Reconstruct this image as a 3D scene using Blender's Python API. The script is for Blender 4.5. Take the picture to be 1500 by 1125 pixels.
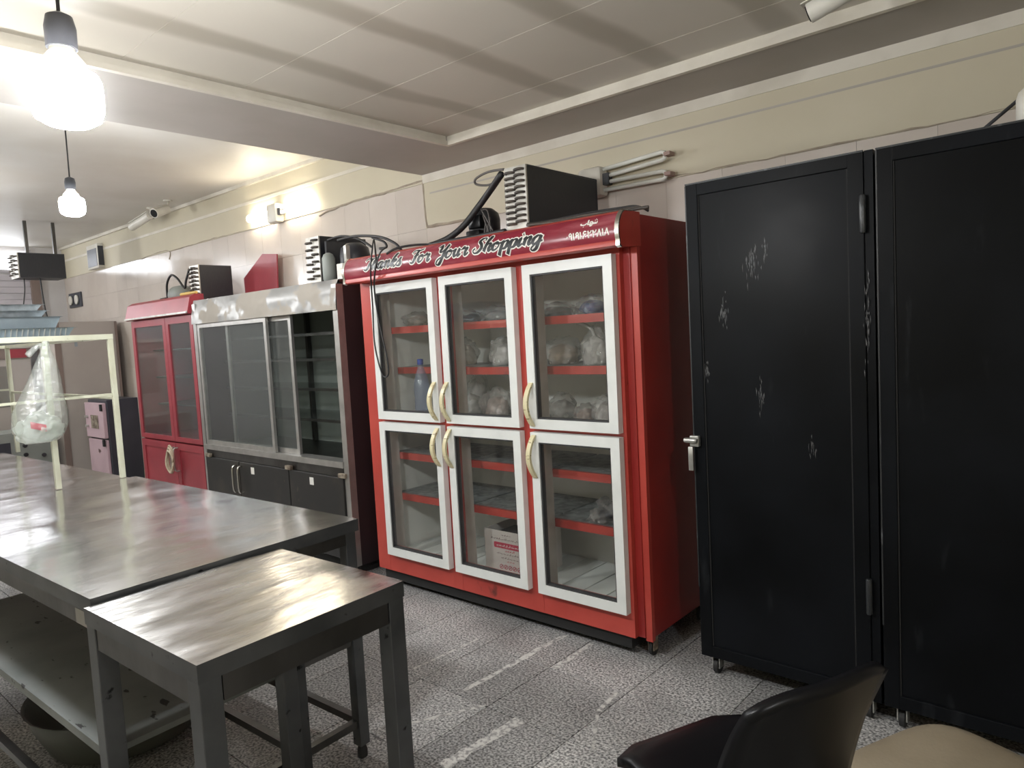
import bpy, bmesh, math, random
from mathutils import Vector, Matrix, noise
random.seed(7)
S = bpy.context.scene
for o in list(bpy.data.objects): bpy.data.objects.remove(o)
COL = S.collection
# ------------------------------------------------------------------ camera
FPX = 1038.0
RM = Matrix(((0.75292879, 0.65586120, -0.05425742),
             (0.00755431, -0.09105340, -0.99581740),
             (-0.65805830, 0.74936970, -0.07351137)))
CAM = Vector((0, 0, 1.5))
cam = bpy.data.cameras.new('camera'); co = bpy.data.objects.new('camera', cam); COL.objects.link(co)
xr, yd, zf = Vector(RM[0]).normalized(), Vector(RM[1]), Vector(RM[2]).normalized()
yd = zf.cross(xr).normalized(); xr = yd.cross(zf)
mw = Matrix((xr, -yd, -zf)).transposed().to_4x4(); mw.translation = CAM
co.matrix_world = mw
cam.sensor_fit = 'HORIZONTAL'; cam.sensor_width = 36; cam.lens = FPX/1500*36; cam.clip_start = .05
S.camera = co
# ------------------------------------------------------------------ world, exposure
W = bpy.data.worlds.new('world'); S.world = W; W.use_nodes = True
W.node_tree.nodes['Background'].inputs[0].default_value = (.8, .86, 1, 1)
W.node_tree.nodes['Background'].inputs[1].default_value = .35
S.view_settings.view_transform = 'Standard'; S.view_settings.look = 'None'
S.view_settings.gamma = 1; S.view_settings.use_curve_mapping = False
S.view_settings.exposure = 0.5
BULB = 230.0      # radiance of the hanging lamps
TUBE = 32.0      # radiance of the lit wall tubes

def ray(x, y): return xr*((x-750)/FPX) + yd*((y-562.5)/FPX) + zf
def pY(x, y, Y): d = ray(x, y); return CAM + d*(Y/d.y)
def pZ(x, y, z): d = ray(x, y); return CAM + d*((z-1.5)/d.z)
def pX(x, y, X): d = ray(x, y); return CAM + d*(X/d.x)

# ------------------------------------------------------------------ materials
MATS = {}
def nn(t, typ, **kw):
    n = t.nodes.new(typ)
    for k, v in kw.items(): setattr(n, k, v)
    return n
def mat(name, c, c2=None, scale=6, rough=.5, metal=0, bump=0, bscale=60, lo=.4, hi=.65, stretch=(1, 1, 1),
        rough2=None, c3=None, scale3=40, lo3=.62, hi3=.7, stretch3=(1, 1, 1), emit=None, rnd=0, spec=.5, detail=6,
        bump2=0, b2scale=3, b2stretch=(1, 1, 1)):
    if name in MATS: return MATS[name]
    m = bpy.data.materials.new(name); m.use_nodes = True; t = m.node_tree
    b = t.nodes['Principled BSDF']; L = t.links.new
    b.inputs['Metallic'].default_value = metal; b.inputs['Roughness'].default_value = rough
    b.inputs['Specular IOR Level'].default_value = spec
    b.inputs['Base Color'].default_value = (*c, 1)
    tc = nn(t, 'ShaderNodeTexCoord')
    def field(sc, st, lo, hi, det=detail):
        mp = nn(t, 'ShaderNodeMapping'); mp.inputs['Scale'].default_value = st; L(tc.outputs['Object'], mp.inputs['Vector'])
        oi = nn(t, 'ShaderNodeObjectInfo')
        no = nn(t, 'ShaderNodeTexNoise', noise_dimensions='4D'); no.inputs['Scale'].default_value = sc; no.inputs['Detail'].default_value = det
        L(mp.outputs[0], no.inputs['Vector'])
        mu = nn(t, 'ShaderNodeMath', operation='MULTIPLY'); mu.inputs[1].default_value = 20; L(oi.outputs['Random'], mu.inputs[0]); L(mu.outputs[0], no.inputs['W'])
        mr = nn(t, 'ShaderNodeMapRange'); mr.inputs[1].default_value = lo; mr.inputs[2].default_value = hi
        L(no.outputs['Fac'], mr.inputs[0]); return mr.outputs[0], no
    col = None
    if c2:
        f, _ = field(scale, stretch, lo, hi)
        mx = nn(t, 'ShaderNodeMix', data_type='RGBA'); L(f, mx.inputs[0])
        mx.inputs[6].default_value = (*c, 1); mx.inputs[7].default_value = (*c2, 1); col = mx.outputs[2]
        if rough2 is not None:
            mr = nn(t, 'ShaderNodeMapRange'); mr.inputs[3].default_value = rough; mr.inputs[4].default_value = rough2
            L(f, mr.inputs[0]); L(mr.outputs[0], b.inputs['Roughness'])
    if c3:
        f3, _ = field(scale3, stretch3, lo3, hi3)
        mx = nn(t, 'ShaderNodeMix', data_type='RGBA'); L(f3, mx.inputs[0])
        if col: L(col, mx.inputs[6])
        else: mx.inputs[6].default_value = (*c, 1)
        mx.inputs[7].default_value = (*c3, 1); col = mx.outputs[2]
    if rnd:
        oi = nn(t, 'ShaderNodeObjectInfo'); mr = nn(t, 'ShaderNodeMapRange'); mr.inputs[3].default_value = 1-rnd; mr.inputs[4].default_value = 1+rnd
        L(oi.outputs['Random'], mr.inputs[0]); mx = nn(t, 'ShaderNodeVectorMath', operation='SCALE')
        if col: L(col, mx.inputs[0])
        else: mx.inputs[0].default_value = c
        L(mr.outputs[0], mx.inputs['Scale']); col = mx.outputs[0]
    if col: L(col, b.inputs['Base Color'])
    nrm = None
    if bump2:
        _, no = field(b2scale, b2stretch, 0, 1, 2)
        bp = nn(t, 'ShaderNodeBump'); bp.inputs['Strength'].default_value = 1; bp.inputs['Distance'].default_value = bump2
        L(no.outputs['Fac'], bp.inputs['Height']); nrm = bp.outputs[0]
    if bump:
        _, no = field(bscale, stretch, 0, 1)
        bp = nn(t, 'ShaderNodeBump'); bp.inputs['Strength'].default_value = 1; bp.inputs['Distance'].default_value = bump
        L(no.outputs['Fac'], bp.inputs['Height'])
        if nrm: L(nrm, bp.inputs['Normal'])
        nrm = bp.outputs[0]
    if nrm: L(nrm, b.inputs['Normal'])
    if emit: b.inputs['Emission Color'].default_value = (*emit[0], 1); b.inputs['Emission Strength'].default_value = emit[1]
    MATS[name] = m; return m
def film(name, tint, alpha, gloss=.08, rough=.03, dcol=(.7, .7, .7), bump=0, bscale=20, fres=True):
    """clear sheet: transparent + a little scattering dirt + a mirror coat"""
    m = bpy.data.materials.new(name); m.use_nodes = True; t = m.node_tree; L = t.links.new
    t.nodes.remove(t.nodes['Principled BSDF']); out = t.nodes['Material Output']
    tr = nn(t, 'ShaderNodeBsdfTransparent'); tr.inputs[0].default_value = (*tint, 1)
    df = nn(t, 'ShaderNodeBsdfDiffuse'); df.inputs[0].default_value = (*dcol, 1)
    gl = nn(t, 'ShaderNodeBsdfGlossy'); gl.inputs['Roughness'].default_value = rough
    m1 = nn(t, 'ShaderNodeMixShader'); m1.inputs[0].default_value = alpha; L(tr.outputs[0], m1.inputs[1]); L(df.outputs[0], m1.inputs[2])
    m2 = nn(t, 'ShaderNodeMixShader'); L(m1.outputs[0], m2.inputs[1]); L(gl.outputs[0], m2.inputs[2])
    if fres:
        lw = nn(t, 'ShaderNodeLayerWeight'); pw = nn(t, 'ShaderNodeMath', operation='POWER'); pw.inputs[1].default_value = 4; L(lw.outputs['Facing'], pw.inputs[0])
        ma = nn(t, 'ShaderNodeMath', operation='MULTIPLY_ADD'); ma.inputs[1].default_value = .6; ma.inputs[2].default_value = gloss; L(pw.outputs[0], ma.inputs[0]); L(ma.outputs[0], m2.inputs[0])
    else: m2.inputs[0].default_value = gloss
    if bump:
        tc = nn(t, 'ShaderNodeTexCoord'); no = nn(t, 'ShaderNodeTexNoise'); no.inputs['Scale'].default_value = bscale; no.inputs['Detail'].default_value = 4
        L(tc.outputs['Object'], no.inputs['Vector']); bp = nn(t, 'ShaderNodeBump'); bp.inputs['Distance'].default_value = bump
        L(no.outputs['Fac'], bp.inputs['Height'])
        for n in (df, gl): L(bp.outputs[0], n.inputs['Normal'])
    L(m2.outputs[0], out.inputs[0]); MATS[name] = m; return m
def lampmat(name, c, s):
    m = bpy.data.materials.new(name); m.use_nodes = True; t = m.node_tree
    t.nodes.remove(t.nodes['Principled BSDF']); e = nn(t, 'ShaderNodeEmission')
    e.inputs[0].default_value = (*c, 1); e.inputs[1].default_value = s
    t.links.new(e.outputs[0], t.nodes['Material Output'].inputs[0]); MATS[name] = m; return m

mat('plaster', (.54, .49, .37), (.475, .43, .315), 1.6, .6, lo=.45, hi=.75, bump=.002, bscale=9)
mat('walltile', (.55, .49, .435), (.49, .43, .375), 3, .16, rnd=.03, lo=.4, hi=.8, bump2=.002, b2scale=4)
mat('grout', (.30, .26, .22), rough=.9)
mat('ridge', (.40, .345, .27), (.30, .25, .195), 14, .9, bump=.006, bscale=40)
mat('farwall', (.58, .56, .55), (.5, .48, .47), 2, .5)
mat('trimwhite', (.66, .62, .54), (.56, .52, .44), 5, .4)
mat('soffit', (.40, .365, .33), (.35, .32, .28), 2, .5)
mat('farceil', (.62, .60, .56), (.55, .52, .47), 1.5, .45)
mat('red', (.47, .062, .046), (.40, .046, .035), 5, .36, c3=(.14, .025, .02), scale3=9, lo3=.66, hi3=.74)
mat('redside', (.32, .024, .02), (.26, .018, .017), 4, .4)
mat('banner', (.22, .018, .034), (.40, .13, .15), 3, .24, stretch=(1, 6, 6), lo=.5, hi=.75)
mat('chrome', (.72, .70, .66), rough=.22, metal=1)
mat('doorwhite', (.72, .74, .72), (.64, .66, .64), 9, .35, lo=.5, hi=.8)
mat('gasket', (.035, .035, .037), rough=.6)
mat('liner', (.82, .82, .77), (.74, .73, .68), 5, .45)
mat('post', (.50, .47, .42), (.4, .36, .31), 8, .5)
mat('deck', (.84, .86, .82), (.76, .78, .74), 6, .4, rnd=.03)
mat('shelftop', (.30, .32, .31), (.12, .13, .13), 22, .4, c3=(.6, .6, .58), scale3=60, lo3=.68, hi3=.73)
mat('handle', (.66, .60, .38), (.30, .24, .12), 26, .35, stretch=(1, 1, 3), lo=.58, hi=.64)
mat('ink', (.012, .014, .016), rough=.4)
mat('paintwhite', (.75, .73, .68), rough=.5)
mat('redprint', (.5, .04, .08), rough=.6)
mat('darkprint', (.12, .06, .07), rough=.6)
mat('underblack', (.012, .012, .012), rough=.8)
mat('steel', (.62, .605, .595), (.55, .535, .525), 2.4, .13, 1, rough2=.21, lo=.3, hi=.8, stretch=(3, 1, 1), bump=.0005, bscale=14, bump2=.010, b2scale=1.9, b2stretch=(1.6, .9, 1))
mat('steelworn', (.60, .59, .575), (.50, .49, .475), 5, .15, 1, rough2=.30, lo=.35, hi=.7, stretch=(3.2, 1, 1), bump=.0011, bscale=11, bump2=.007, b2scale=2.6, b2stretch=(1.6, .9, 1), c3=(.42, .41, .40), scale3=9, lo3=.5, hi3=.75, stretch3=(4, 1, 1))
mat('steeldark', (.15, .147, .143), (.10, .097, .093), 7, .36, 1, stretch=(1, 1, .4), bump=.0006, bscale=40)
mat('steelside', (.145, .15, .155), (.095, .10, .105), 6, .40, .8, c3=(.02, .02, .02), scale3=22, lo3=.66, hi3=.7)
mat('shelfpaint', (.21, .225, .22), (.15, .165, .16), 4, .5, c3=(.02, .02, .02), scale3=14, lo3=.64, hi3=.67, stretch3=(1, 2.4, 1))
mat('hdr', (.27, .265, .255), (.35, .32, .28), 4.2, .40, .45, lo=.5, hi=.53, rough2=.75, bump2=.02, b2scale=5)
mat('alu', (.50, .49, .47), (.42, .41, .39), 12, .38, .8)
mat('darkdoor', (.026, .025, .024), (.05, .043, .034), 5, .38, lo=.5, hi=.75, c3=(.11, .095, .07), scale3=16, lo3=.66, hi3=.8, spec=.3)
mat('sidebrown', (.030, .018, .020), (.022, .014, .016), 3, .45)
mat('redold', (.34, .045, .06), (.28, .036, .05), 4, .38)
mat('blackpaint', (.0034, .0038, .0045), (.006, .007, .009), 2.2, .36, rough2=.48, c3=(.022, .024, .027), scale3=7, lo3=.64, hi3=.85, stretch3=(2.4, 1, .55), bump=.0008, bscale=18, spec=.10)
mat('scuff', (.05, .052, .055), (.13, .13, .13), 60, .5, lo=.4, hi=.65)
mat('wornedge', (.02, .022, .024), (.2, .21, .22), 26, .4, lo=.58, hi=.75, stretch=(1, 1, .35))
mat('rust', (.10, .07, .05), (.3, .26, .2), 30, .8)
mat('zinc', (.55, .55, .52), (.4, .4, .38), 18, .35, .7)
mat('rubber', (.02, .02, .02), rough=.7)
mat('plasticblack', (.006, .006, .007), rough=.33, spec=.18)
mat('leather', (.27, .225, .16), (.19, .155, .105), 4, .55, bump=.001, bscale=120, c3=(.10, .075, .05), scale3=7, lo3=.62, hi3=.8)
mat('fins', (.013, .015, .02), (.02, .02, .024), 30, .45, stretch=(1, 8, 1))
mat('plate', (.55, .54, .50), (.38, .36, .32), 14, .4, .5)
mat('copper', (.05, .043, .038), (.10, .08, .065), 20, .55)
mat('cable', (.014, .014, .015), rough=.5)
mat('cablegrey', (.10, .09, .085), rough=.6)
mat('canblack', (.018, .02, .024), (.05, .05, .055), 6, .4)
mat('plasticwhite', (.66, .64, .58), (.58, .55, .48), 6, .4)
mat('tubeoff', (.68, .68, .62), rough=.2)
mat('pinkbrown', (.30, .2, .17), rough=.5)
mat('cream', (.58, .59, .47), (.50, .50, .38), 9, .45, c3=(.2, .17, .12), scale3=25, lo3=.68, hi3=.72)
mat('foil', (.48, .52, .54), (.66, .70, .72), 25, .3, .7, bump=.004, bscale=50)
mat('traygrey', (.28, .33, .36), (.36, .41, .43), 8, .4, .5)
mat('beigecab', (.40, .36, .33), (.36, .32, .29), 2, .55)
mat('browncab', (.20, .15, .13), rough=.5)
mat('pink', (.52, .38, .42), (.46, .33, .37), 4, .4, c3=(.10, .05, .05), scale3=9, lo3=.66, hi3=.7)
mat('safeblack', (.035, .038, .05), (.05, .053, .065), 5, .4)
mat('enamel', (.72, .70, .74), (.6, .58, .62), 4, .25)
mat('tealgrey', (.26, .28, .26), (.22, .24, .22), 4, .5)
mat('shutter', (.46, .43, .46), (.40, .38, .40), 5, .45)
mat('greybag', (.35, .34, .32), rough=.5)
mat('yellow', (.62, .42, .10), rough=.5)
mat('cordcream', (.62, .55, .42), (.5, .43, .3), 30, .8)
mat('cardboard', (.62, .58, .54), (.56, .52, .48), 8, .8)
mat('cardin', (.05, .045, .045), rough=.9)
mat('bread', (.46, .33, .23), (.60, .52, .45), 9, .4, bump=.006, bscale=24)
mat('meatbag', (.36, .24, .20), (.55, .47, .44), 11, .35, bump=.006, bscale=26)
mat('clearbag', (.46, .45, .43), (.66, .65, .63), 12, .28, bump=.008, bscale=26)
mat('darkbag', (.10, .10, .11), (.35, .35, .36), 16, .25, lo=.55, hi=.7, bump=.008, bscale=26)
mat('bluebag', (.03, .06, .30), (.35, .42, .62), 22, .25, lo=.6, hi=.7, bump=.006, bscale=30)
mat('capblue', (.03, .07, .35), rough=.4)
mat('bluething', (.02, .03, .12), rough=.4)
mat('tape', (.60, .59, .56), (.30, .29, .285), 55, .7, lo=.46, hi=.58)
mat('basin', (.10, .105, .085), (.075, .08, .065), 5, .4)
film('glass', (.97, .98, .975), .015, .035, .02, (.5, .5, .5))
film('oldglass', (.89, .91, .90), .07, .035, .05, (.42, .44, .43))
film('cling', (.92, .92, .91), .26, .10, .14, (.62, .60, .57), bump=.012, bscale=38)
film('bagfill', (.95, .97, .95), .42, .06, .3, (.74, .78, .74), bump=.01, bscale=30)
film('bagfilm', (.95, .97, .96), .15, .10, .18, (.75, .8, .76), bump=.02, bscale=26)
film('bottleblue', (.80, .86, .96), .16, .08, .08, (.40, .48, .66), bump=.006, bscale=40)
lampmat('globe', (.97, .985, 1.0), BULB)
lampmat('tubeon', (1.0, .90, .72), TUBE)
lampmat('daylight', (.92, .95, 1.0), 6)

# granite floor tile
def granite():
    m = bpy.data.materials.new('granite'); m.use_nodes = True; t = m.node_tree; L = t.links.new; b = t.nodes['Principled BSDF']
    tc = nn(t, 'ShaderNodeTexCoord'); geo = nn(t, 'ShaderNodeNewGeometry')
    v = nn(t, 'ShaderNodeTexNoise'); v.inputs['Scale'].default_value = 105; v.inputs['Detail'].default_value = 3; L(geo.outputs['Position'], v.inputs['Vector'])
    r = nn(t, 'ShaderNodeValToRGB'); e = r.color_ramp.elements
    e[0].position = .36; e[0].color = (.09, .09, .09, 1); e[1].position = .64; e[1].color = (.66, .65, .635, 1)
    x = e.new(.46); x.color = (.28, .275, .27, 1); x = e.new(.54); x.color = (.45, .445, .435, 1); L(v.outputs['Fac'], r.inputs[0])
    d = nn(t, 'ShaderNodeTexNoise'); d.inputs['Scale'].default_value = 2.3; d.inputs['Detail'].default_value = 7; L(geo.outputs['Position'], d.inputs['Vector'])
    mr = nn(t, 'ShaderNodeMapRange'); mr.inputs[1].default_value = .35; mr.inputs[2].default_value = .7; mr.inputs[3].default_value = 1.05; mr.inputs[4].default_value = .55
    L(d.outputs['Fac'], mr.inputs[0])
    oi = nn(t, 'ShaderNodeObjectInfo'); m2 = nn(t, 'ShaderNodeMapRange'); m2.inputs[3].default_value = .82; m2.inputs[4].default_value = 1.12; L(oi.outputs['Random'], m2.inputs[0])
    mu = nn(t, 'ShaderNodeMath', operation='MULTIPLY'); L(mr.outputs[0], mu.inputs[0]); L(m2.outputs[0], mu.inputs[1])
    sc = nn(t, 'ShaderNodeVectorMath', operation='SCALE'); L(r.outputs[0], sc.inputs[0]); L(mu.outputs[0], sc.inputs['Scale'])
    L(sc.outputs[0], b.inputs['Base Color']); b.inputs['Roughness'].default_value = .42; MATS['granite'] = m
granite()
def ceilmat():
    # pvc lining with darker bands evenly spaced along x
    m = bpy.data.materials.new('pvc'); m.use_nodes = True; t = m.node_tree; L = t.links.new; b = t.nodes['Principled BSDF']
    geo = nn(t, 'ShaderNodeNewGeometry'); sp = nn(t, 'ShaderNodeSeparateXYZ'); L(geo.outputs['Position'], sp.inputs[0])
    no = nn(t, 'ShaderNodeTexNoise'); no.inputs['Scale'].default_value = 1.4; L(geo.outputs['Position'], no.inputs['Vector'])
    a = nn(t, 'ShaderNodeMath', operation='MULTIPLY_ADD'); a.inputs[1].default_value = .12; L(no.outputs['Fac'], a.inputs[0]); L(sp.outputs[0], a.inputs[2])
    k = nn(t, 'ShaderNodeMath', operation='MULTIPLY_ADD'); k.inputs[1].default_value = 2*math.pi/.505; k.inputs[2].default_value = 2*math.pi*(2.0)/.505; L(a.outputs[0], k.inputs[0])
    c = nn(t, 'ShaderNodeMath', operation='COSINE'); L(k.outputs[0], c.inputs[0])
    mr = nn(t, 'ShaderNodeMapRange', interpolation_type='SMOOTHSTEP'); mr.inputs[1].default_value = .45; mr.inputs[2].default_value = .95; L(c.outputs[0], mr.inputs[0])
    mx = nn(t, 'ShaderNodeMix', data_type='RGBA'); mx.inputs[6].default_value = (.53, .49, .42, 1); mx.inputs[7].default_value = (.36, .325, .265, 1)
    L(mr.outputs[0], mx.inputs[0]); L(mx.outputs[2], b.inputs['Base Color']); b.inputs['Roughness'].default_value = .38; MATS['pvc'] = m
ceilmat()

# ------------------------------------------------------------------ mesh helpers
ORG = {}
def box(bm, x0, x1, y0, y1, z0, z1, bev=0, M=None):
    if x1 < x0: x0, x1 = x1, x0
    if y1 < y0: y0, y1 = y1, y0
    if z1 < z0: z0, z1 = z1, z0
    r = bmesh.ops.create_cube(bm, size=1)['verts']
    for v in r: v.co = Vector((x0+(v.co.x+.5)*(x1-x0), y0+(v.co.y+.5)*(y1-y0), z0+(v.co.z+.5)*(z1-z0)))
    if bev:
        es = list({e for v in r for e in v.link_edges})
        r2 = bmesh.ops.bevel(bm, geom=es, offset=bev, segments=2, affect='EDGES', profile=.5)
        r = r2['verts'] if False else [v for f in r2['faces'] for v in f.verts]
        r = list(set(r))
    if M is not None:
        for v in set(r): v.co = M @ v.co
    return bm
def BX(*a, **k): return box(bmesh.new(), *a, **k)
def bar(bm, a, b, w, h=None, up=(0, 0, 1), bev=0):
    """square bar from a to b"""
    a, b = Vector(a), Vector(b); h = h or w; d = b-a; L = d.length; z = d.normalized(); u = Vector(up)
    if abs(z.dot(u)) > .98: u = Vector((1, 0, 0))
    x = u.cross(z).normalized(); y = z.cross(x)
    M = Matrix((x, y, z)).transposed().to_4x4(); M.translation = a
    return box(bm, -w/2, w/2, -h/2, h/2, 0, L, bev, M)
def smoothpath(p, n=6, closed=False):
    P = [Vector(q) for q in p]; out = []; N = len(P)
    for i in range(N-1):
        a, b, c, d = P[max(i-1, 0)], P[i], P[i+1], P[min(i+2, N-1)]
        for k in range(n):
            t = k/n; out.append(.5*((2*b)+(c-a)*t+(2*a-5*b+4*c-d)*t*t+(3*b-a-3*c+d)*t**3))
    out.append(P[-1]); return out
def tube(bm, path, r, seg=8, cap=True):
    path = [Vector(p) for p in path]; rings = []; N = len(path)
    rr = r if isinstance(r, (list, tuple)) else [r]*N
    up = Vector((0, 0, 1)); prev = None
    for i, p in enumerate(path):
        d = (path[min(i+1, N-1)]-path[max(i-1, 0)])
        if d.length < 1e-9: d = Vector((0, 0, 1))
        d.normalize()
        if prev is None:
            x = d.cross(up if abs(d.z) < .95 else Vector((1, 0, 0))).normalized()
        else:
            x = (prev-d*prev.dot(d)).normalized()
        prev = x; y = d.cross(x)
        rings.append([bm.verts.new(p+(x*math.cos(2*math.pi*k/seg)+y*math.sin(2*math.pi*k/seg))*rr[i]) for k in range(seg)])
    for a, b in zip(rings, rings[1:]):
        for k in range(seg): bm.faces.new((a[k], a[(k+1) % seg], b[(k+1) % seg], b[k]))
    if cap: bm.faces.new(rings[0][::-1]); bm.faces.new(rings[-1])
    return bm
def TB(path, r, seg=8, n=6, smooth=True): return tube(bmesh.new(), smoothpath(path, n) if smooth else path, r, seg)
def lathe(bm, prof, c, seg=24, axis='z'):
    """prof = (radius, height) list"""
    c = Vector(c); rings = []
    def P(r, h, a):
        u, v = r*math.cos(a), r*math.sin(a)
        return c+Vector({'z': (u, v, h), 'y': (u, h, v), 'x': (h, u, v)}[axis])
    for r, h in prof: rings.append([bm.verts.new(P(max(r, 1e-4), h, 2*math.pi*k/seg)) for k in range(seg)])
    for a, b in zip(rings, rings[1:]):
        for k in range(seg): bm.faces.new((a[k], a[(k+1) % seg], b[(k+1) % seg], b[k]))
    bm.faces.new(rings[0][::-1]); bm.faces.new(rings[-1]); return bm
def LT(*a, **k): return lathe(bmesh.new(), *a, **k)
def prism(bm, pts, off):
    a = [bm.verts.new(Vector(p)) for p in pts]; b = [bm.verts.new(Vector(p)+Vector(off)) for p in pts]; n = len(pts)
    bm.faces.new(a); bm.faces.new(b[::-1])
    for i in range(n): bm.faces.new((a[i], b[i], b[(i+1) % n], a[(i+1) % n]))
    return bm
def PR(pts, off): return prism(bmesh.new(), pts, off)
def sheet(bm, rows, thick=None):
    """grid of points; thick = offset vector for a closed slab"""
    g = [[bm.verts.new(Vector(p)) for p in r] for r in rows]
    for i in range(len(g)-1):
        for j in range(len(g[0])-1): bm.faces.new((g[i][j], g[i][j+1], g[i+1][j+1], g[i+1][j]))
    return bm
def blob(c, s, seed=0, amp=.18, sub=3, flat=True, squash=.8, neck=0):
    bm = bmesh.new(); bmesh.ops.create_icosphere(bm, subdivisions=sub, radius=1)
    off = Vector((seed*3.1, seed*1.7, seed*2.3))
    for v in bm.verts:
        n = v.co.normalized(); k = 1+amp*noise.noise(n*1.6+off)+amp*.6*noise.noise(n*4+off)+amp*.35*noise.noise(n*9+off)
        p = n*k
        if neck and p.z > .3: q = max(.16, 1-(p.z-.3)*neck); p.x *= q; p.y *= q
        if flat: p.z = max(p.z, -squash)
        v.co = Vector((c[0]+p.x*s[0], c[1]+p.y*s[1], c[2]+(p.z+(squash if flat else 0))*s[2]))
    return bm
def obj(name, bm, m, parent=None, smooth=False, kind=None, label=None):
    o = ORG.get(parent, Vector((0, 0, 0)))
    if o.length: bmesh.ops.translate(bm, verts=bm.verts, vec=-o)
    bmesh.ops.recalc_face_normals(bm, faces=bm.faces)
    me = bpy.data.meshes.new(name); bm.to_mesh(me); bm.free()
    me.materials.append(MATS[m])
    if smooth:
        for p in me.polygons: p.use_smooth = True
        if smooth == 2: me.set_sharp_from_angle(angle=math.radians(40))
    ob = bpy.data.objects.new(name, me); COL.objects.link(ob)
    if parent: ob.parent = parent
    ORG[ob] = o
    if kind: ob['kind'] = kind
    if label: ob['label'] = label
    return ob
def tag(o, label, cat, group=None):
    o['label'] = label; o['category'] = cat
    if group: o['group'] = group
    return o
def thing(name, label, cat, loc=(0, 0, 0), rz=0, group=None, local=False):
    o = bpy.data.objects.new(name, None); COL.objects.link(o); o.location = loc; o.rotation_euler = (0, 0, rz); o.empty_display_size = .1
    ORG[o] = Vector((0, 0, 0)) if local else Vector(loc)
    return tag(o, label, cat, group)
def solo(name, bm, m, label, cat, group=None, smooth=False, org=None):
    """one-mesh thing with its origin near its base"""
    c = Vector(org) if org is not None else sum((v.co for v in bm.verts), Vector())/max(1, len(bm.verts))
    if org is None: c.z = min(v.co.z for v in bm.verts)
    bmesh.ops.translate(bm, verts=bm.verts, vec=-c); o = obj(name, bm, m, None, smooth); o.location = c
    ORG[o] = c
    return tag(o, label, cat, group)
def struct(name, bm, m, smooth=False): return obj(name, bm, m, None, smooth, kind='structure')
def inst(src, parent, loc):
    c = src.copy(); COL.objects.link(c); c.parent = parent; c.location = loc; return c
def caster(parent, x, y, r=.03, top=.09, w=.018, mats=('rust', 'rubber')):
    b = bmesh.new()
    box(b, x-.026, x+.026, y-.022, y+.022, top-.006, top)
    for s in (-1, 1): box(b, x+s*(w/2+.004)-.002, x+s*(w/2+.004)+.002, y-.018, y+.02, r*.8, top-.006)
    f = obj('caster', b, mats[0], parent)
    obj('wheel', LT([(r*.6, -w/2-.001), (r, -w/2+.002), (r, w/2-.002), (r*.6, w/2+.001)], (x, y+.004, r), 16, 'x'), mats[1], f, 2)

# ------------------------------------------------------------------ the room
WY, SOF, FARZ, XE, XR, YF = 3.34, 2.585, 2.94, -10.85, 1.9, -1.7
fl = struct('floor', BX(XE-.1, XR+.1, YF-.1, WY+.1, -.06, -.010), 'grout')
bm = BX(XE, -5.945-.004, YF, WY, -.010, -.001); obj('far_paving', bm, 'granite', fl, kind='stuff')
TX0, TY0, TS = -1.945, 1.955, .4
t0 = None
for i in range(-10, 9):
    for j in range(-9, 4):
        x0, y0 = TX0+i*TS, TY0+j*TS
        y1 = min(y0+TS, WY)
        if y1-y0 < TS-.001 or x0+TS > XR:
            obj('tile', BX(x0+.0017, min(x0+TS, XR)-.0017, y0+.0017, y1-.0017, -.010, 0), 'granite', fl); continue
        if t0 is None:
            t0 = obj('tile', BX(.0017, TS-.0017, .0017, TS-.0017, -.010, 0, bev=.0012), 'granite', fl); t0.location = (x0, y0, 0)
        else: inst(t0, fl, (x0, y0, 0))
def stripe(a, b, w, name='worn_stripe'):
    a, b = pZ(*a, 0), pZ(*b, 0); d = (b-a).normalized(); n = Vector((-d.y, d.x, 0)); N = 14; L, R_ = [], []
    for k in range(N+1):
        p = a.lerp(b, k/N); L.append(p+n*w*.5*(random.uniform(.55, 1.15))+Vector((0, 0, .0012))); R_.append(p-n*w*.5*(random.uniform(.55, 1.15))+Vector((0, 0, .0012)))
    bm = bmesh.new(); sheet(bm, [L, R_])
    obj(name, bm, 'tape', fl)
for a, b, w in (((680, 1012), (828, 930), .035), ((606, 980), (700, 936), .016), ((812, 980), (866, 943), .03), ((648, 1123), (762, 1055), .055),
                ((877, 1042), (903, 1014), .028), ((600, 1060), (712, 1033), .02), ((868, 1100), (875, 1045), .015)): stripe(a, b, w)

wb = struct('wall_back', BX(XE, XR, WY, WY+.12, 0, 3.05), 'plaster')
# plastered upper panel stands proud of the tiling; the tiled part is built tile by tile
obj('plaster_panel', BX(XE+.01, -3.62, WY-.016, WY, 2.532, FARZ-.002), 'plaster', wb)
obj('plaster_panel', BX(-3.62, XR-.01, WY-.016, WY, 2.232, SOF), 'plaster', wb)
T3 = .303; w0 = None
def wtile(x, z, w=T3, h=T3):
    global w0
    if abs(w-T3) < .001 and w0: return inst(w0, wb, (x, 0, z))
    o = obj('wall_tile', BX(.0005, w-.0005, WY-.009, WY, .0005, h-.0005), 'walltile', wb); o.location = (x, 0, z)
    if abs(w-T3) < .001: w0 = o
    return o
for i in range(24):
    x = -3.62-T3*(i+1)
    for k in range(8):
        z = 2.532-T3*(k+1)
        if k > 3 and x > -7.3: continue
        if z < .1: continue
        wtile(x, z)
for i in range(17):
    for k in range(2): wtile(-3.62+T3*i, 2.232-T3*(k+1))
obj('wall_skin', BX(-7.3, -3.62, WY-.006, WY, 0, 1.315), 'walltile', wb); obj('wall_skin', BX(-3.62, XR-.01, WY-.006, WY, 0, 1.62), 'walltile', wb)
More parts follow.
